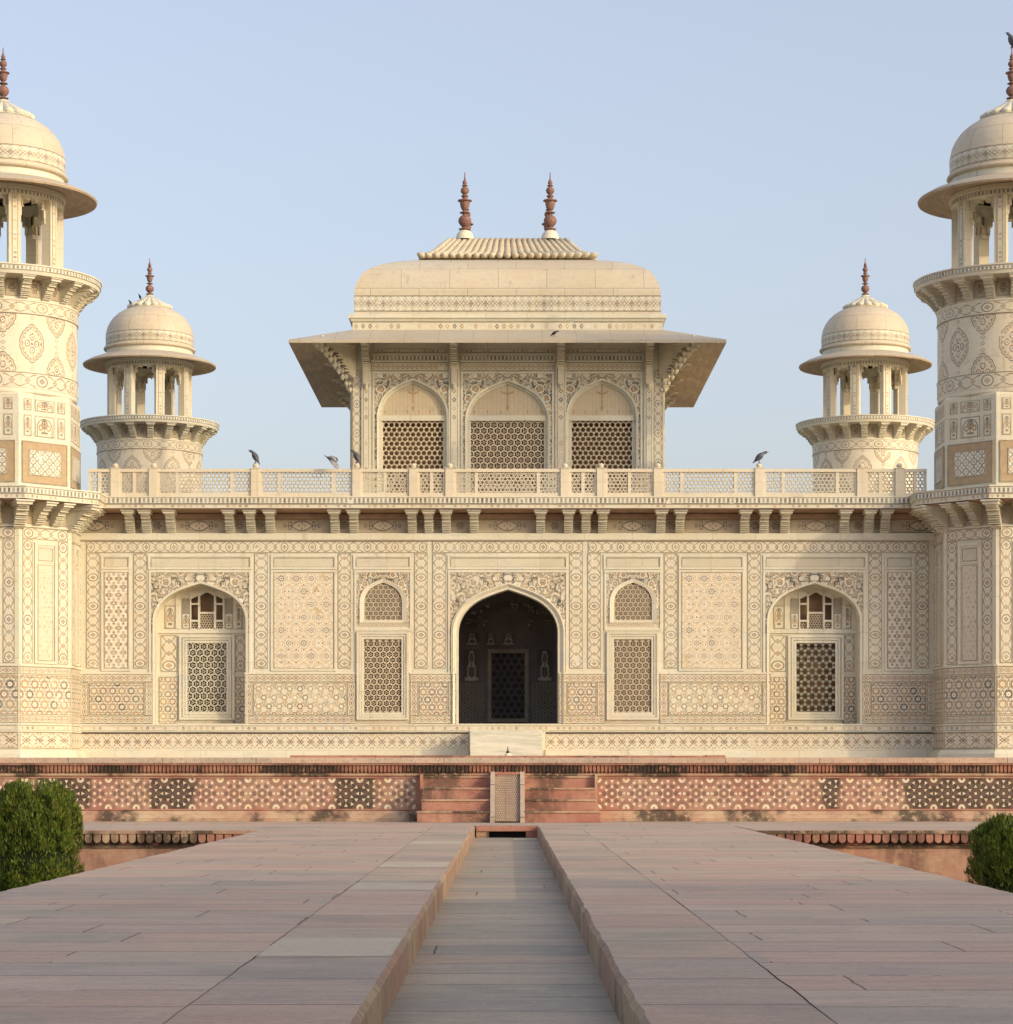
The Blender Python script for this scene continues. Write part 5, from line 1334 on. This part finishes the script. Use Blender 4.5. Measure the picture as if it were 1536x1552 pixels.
# ================================================================== BIRDS AND SMALL THINGS
def pigeon(name, loc, face, label, scale=1.0, m='pigeon', up=0.9, group='pigeons perched on the tomb'):
    """perched bird; face = +1 looks right, -1 looks left"""
    q = MB(); q.M = Matrix.Translation(loc)@Matrix.Scale(scale, 4)@(Matrix.Rotation(PI if face < 0 else 0, 4, 'Z'))
    c, s = math.cos(up), math.sin(up)
    L = [(-0.165, 0.006, 0.02), (-0.11, 0.018, 0.022), (-0.07, 0.035, 0.035), (-0.03, 0.052, 0.052), (0.02, 0.058, 0.06), (0.065, 0.046, 0.05), (0.095, 0.030, 0.032), (0.115, 0.024, 0.025), (0.135, 0.027, 0.027), (0.155, 0.022, 0.022), (0.168, 0.008, 0.008), (0.186, 0.003, 0.003)]
    pts = []; rad = []
    for i, (d, ry, rz) in enumerate(L):
        bend = 0 if d < 0.1 else (d-0.1)
        pts.append((d*c+bend*0.55, 0, 0.115+d*s-bend*bend*4.5)); rad.append((ry, rz))
    q.tube(pts, rad, 12, m, up=(0, 1, 0))
    for sd_ in (-1, 1):
        q.tube([(0.05*c, sd_*0.045, 0.115+0.06*s), (0.0, sd_*0.056, 0.112), (-0.07*c, sd_*0.035, 0.108-0.07*s), (-0.14*c, sd_*0.012, 0.112-0.14*s)], [(0.012, 0.02), (0.014, 0.038), (0.010, 0.026), (0.003, 0.006)], 8, m, up=(0, 1, 0))
        q.tube([(0.0, sd_*0.018, 0.075), (0.004, sd_*0.018, 0.0)], [0.006, 0.005], 6, 'bird_leg', up=(0, 1, 0)); q.tube([(0.03, sd_*0.018, 0.004), (-0.015, sd_*0.018, 0.004)], [0.004, 0.004], 5, 'bird_leg')
    o = q.build(name, org=loc); tag(o, label, 'bird', group); return o
pz = RT+0.125
pigeon('pigeon', (PX(387.5, Yr), Yr, pz), -1, 'grey pigeon facing left on the railing post left of the flying bird', 1.1, up=1.05)
pigeon('pigeon', (PX(541, Yr), Yr, pz), -1, 'grey pigeon on the railing post in front of the pavilion left corner', 1.1, up=1.1)
pigeon('pigeon', (PX(1151, Yr), Yr, pz), 1, 'grey pigeon facing right on a railing post right of the pavilion', 1.1, up=0.75)
pigeon('pigeon', (PX(840, 57.4), 57.4, 10.775+(57.4-56.945)*0.34), 1, 'small black bird on the pavilion eave', 0.62, 'dark_bird', 0.6)
pigeon('pigeon', (PX(212.5, 72.2), 72.2, 14.62), -1, 'small dark bird on the lotus cap of the far left minaret nearest its finial', 0.6, 'dark_bird', 1.2)
pigeon('pigeon', (PX(198, 72.3), 72.3, 14.47), -1, 'small dark bird low on the lotus cap rim of the far left minaret', 0.6, 'dark_bird', 1.1)
pigeon('pigeon', (TX, TY0, 15.905), -1, 'slim grey bird perched on the finial tip of the near right minaret', 1.25, 'pigeon', 1.25)
# flying pigeon
q = MB(); fx, fy, fz = PX(502, 51.2), 51.2, PZ(697, 51.2)
q.M = Matrix.Translation((fx, fy, fz))@Matrix.Rotation(-0.1, 4, 'Y')
q.tube([(-0.13, 0.02, 0.11), (-0.09, 0.015, 0.075), (-0.05, 0, 0.05), (0.0, 0, 0.01), (0.05, -0.01, -0.035), (0.085, -0.02, -0.05), (0.11, -0.02, -0.045), (0.13, -0.02, -0.05)], [(0.035, 0.006), (0.03, 0.01), (0.035, 0.03), (0.045, 0.045), (0.04, 0.04), (0.024, 0.024), (0.02, 0.02), (0.004, 0.004)], 10, 'pigeon')
q.tube([(0.0, -0.02, 0.0), (0.05, -0.06, -0.06), (0.09, -0.08, -0.13), (0.13, -0.08, -0.18), (0.16, -0.06, -0.17)], [(0.05, 0.008), (0.07, 0.008), (0.065, 0.007), (0.05, 0.005), (0.01, 0.003)], 8, 'pigeon_pale', up=(0.5, -0.7, 0.2))
q.tube([(0.0, 0.03, 0.03), (0.04, 0.09, 0.07), (0.07, 0.15, 0.08), (0.10, 0.22, 0.04), (0.12, 0.26, 0.0)], [(0.05, 0.008), (0.07, 0.008), (0.06, 0.007), (0.045, 0.005), (0.01, 0.003)], 8, 'pigeon_pale', up=(0.5, 0.2, 0.7))
tag(q.build('pigeon', org=(fx, fy, fz)), 'grey pigeon in flight with open wings above the left railing', 'bird')
# small metal nozzle with a white collar in front of the doorstep
q = MB(); nx, ny = PX(770, 46.5), 46.5
q.lathe([(0.001, PT+0.25), (0.008, PT+0.24), (0.01, PT+0.17), (0.03, PT+0.16), (0.035, PT+0.13), (0.03, PT+0.128)], 12, 'black', cx=nx, cy=ny)
q.lathe([(0.03, PT+0.13), (0.055, PT+0.10), (0.09, PT+0.05), (0.10, PT+0.0)], 14, 'marble_light', cx=nx, cy=ny)
tag(q.build('fountain_nozzle', org=(nx, ny, PT)), 'small dark fountain nozzle with white collar before the marble doorstep', 'nozzle')

# ================================================================== SHADOW BLOCK (added out of frame on the right to shade the near walkway)
shb = empty('shadow_block', (28, -6, -0.95)); tag(shb, 'added red block outside the picture, unseen, casting shade on the near walkway', 'shadow_block')
q = MB(); q.box(7, 46, -12, -1.8, -0.95, 11.6, 'red'); q.box(6.9, 46.1, -12.1, -1.6, 11.6, 12.0, 'red_pale'); q.build('wall', shb)
for i in range(5):
    q = MB(); cx = 18.6+5.2*i; P = [(cx-1.3, 0.0)]+[(p[0], p[1]) for p in arch_pts(cx, 1.3, 5.0, 1.5, 8)]+[(cx+1.3, 0.0)]
    for a, b in zip(P, P[1:]): q.face([(a[0], -1.78, a[1]), (b[0], -1.78, b[1]), (b[0], -1.5, b[1]), (a[0], -1.5, a[1])], None, 'red_pale')
    q.build('arch_trim', shb)
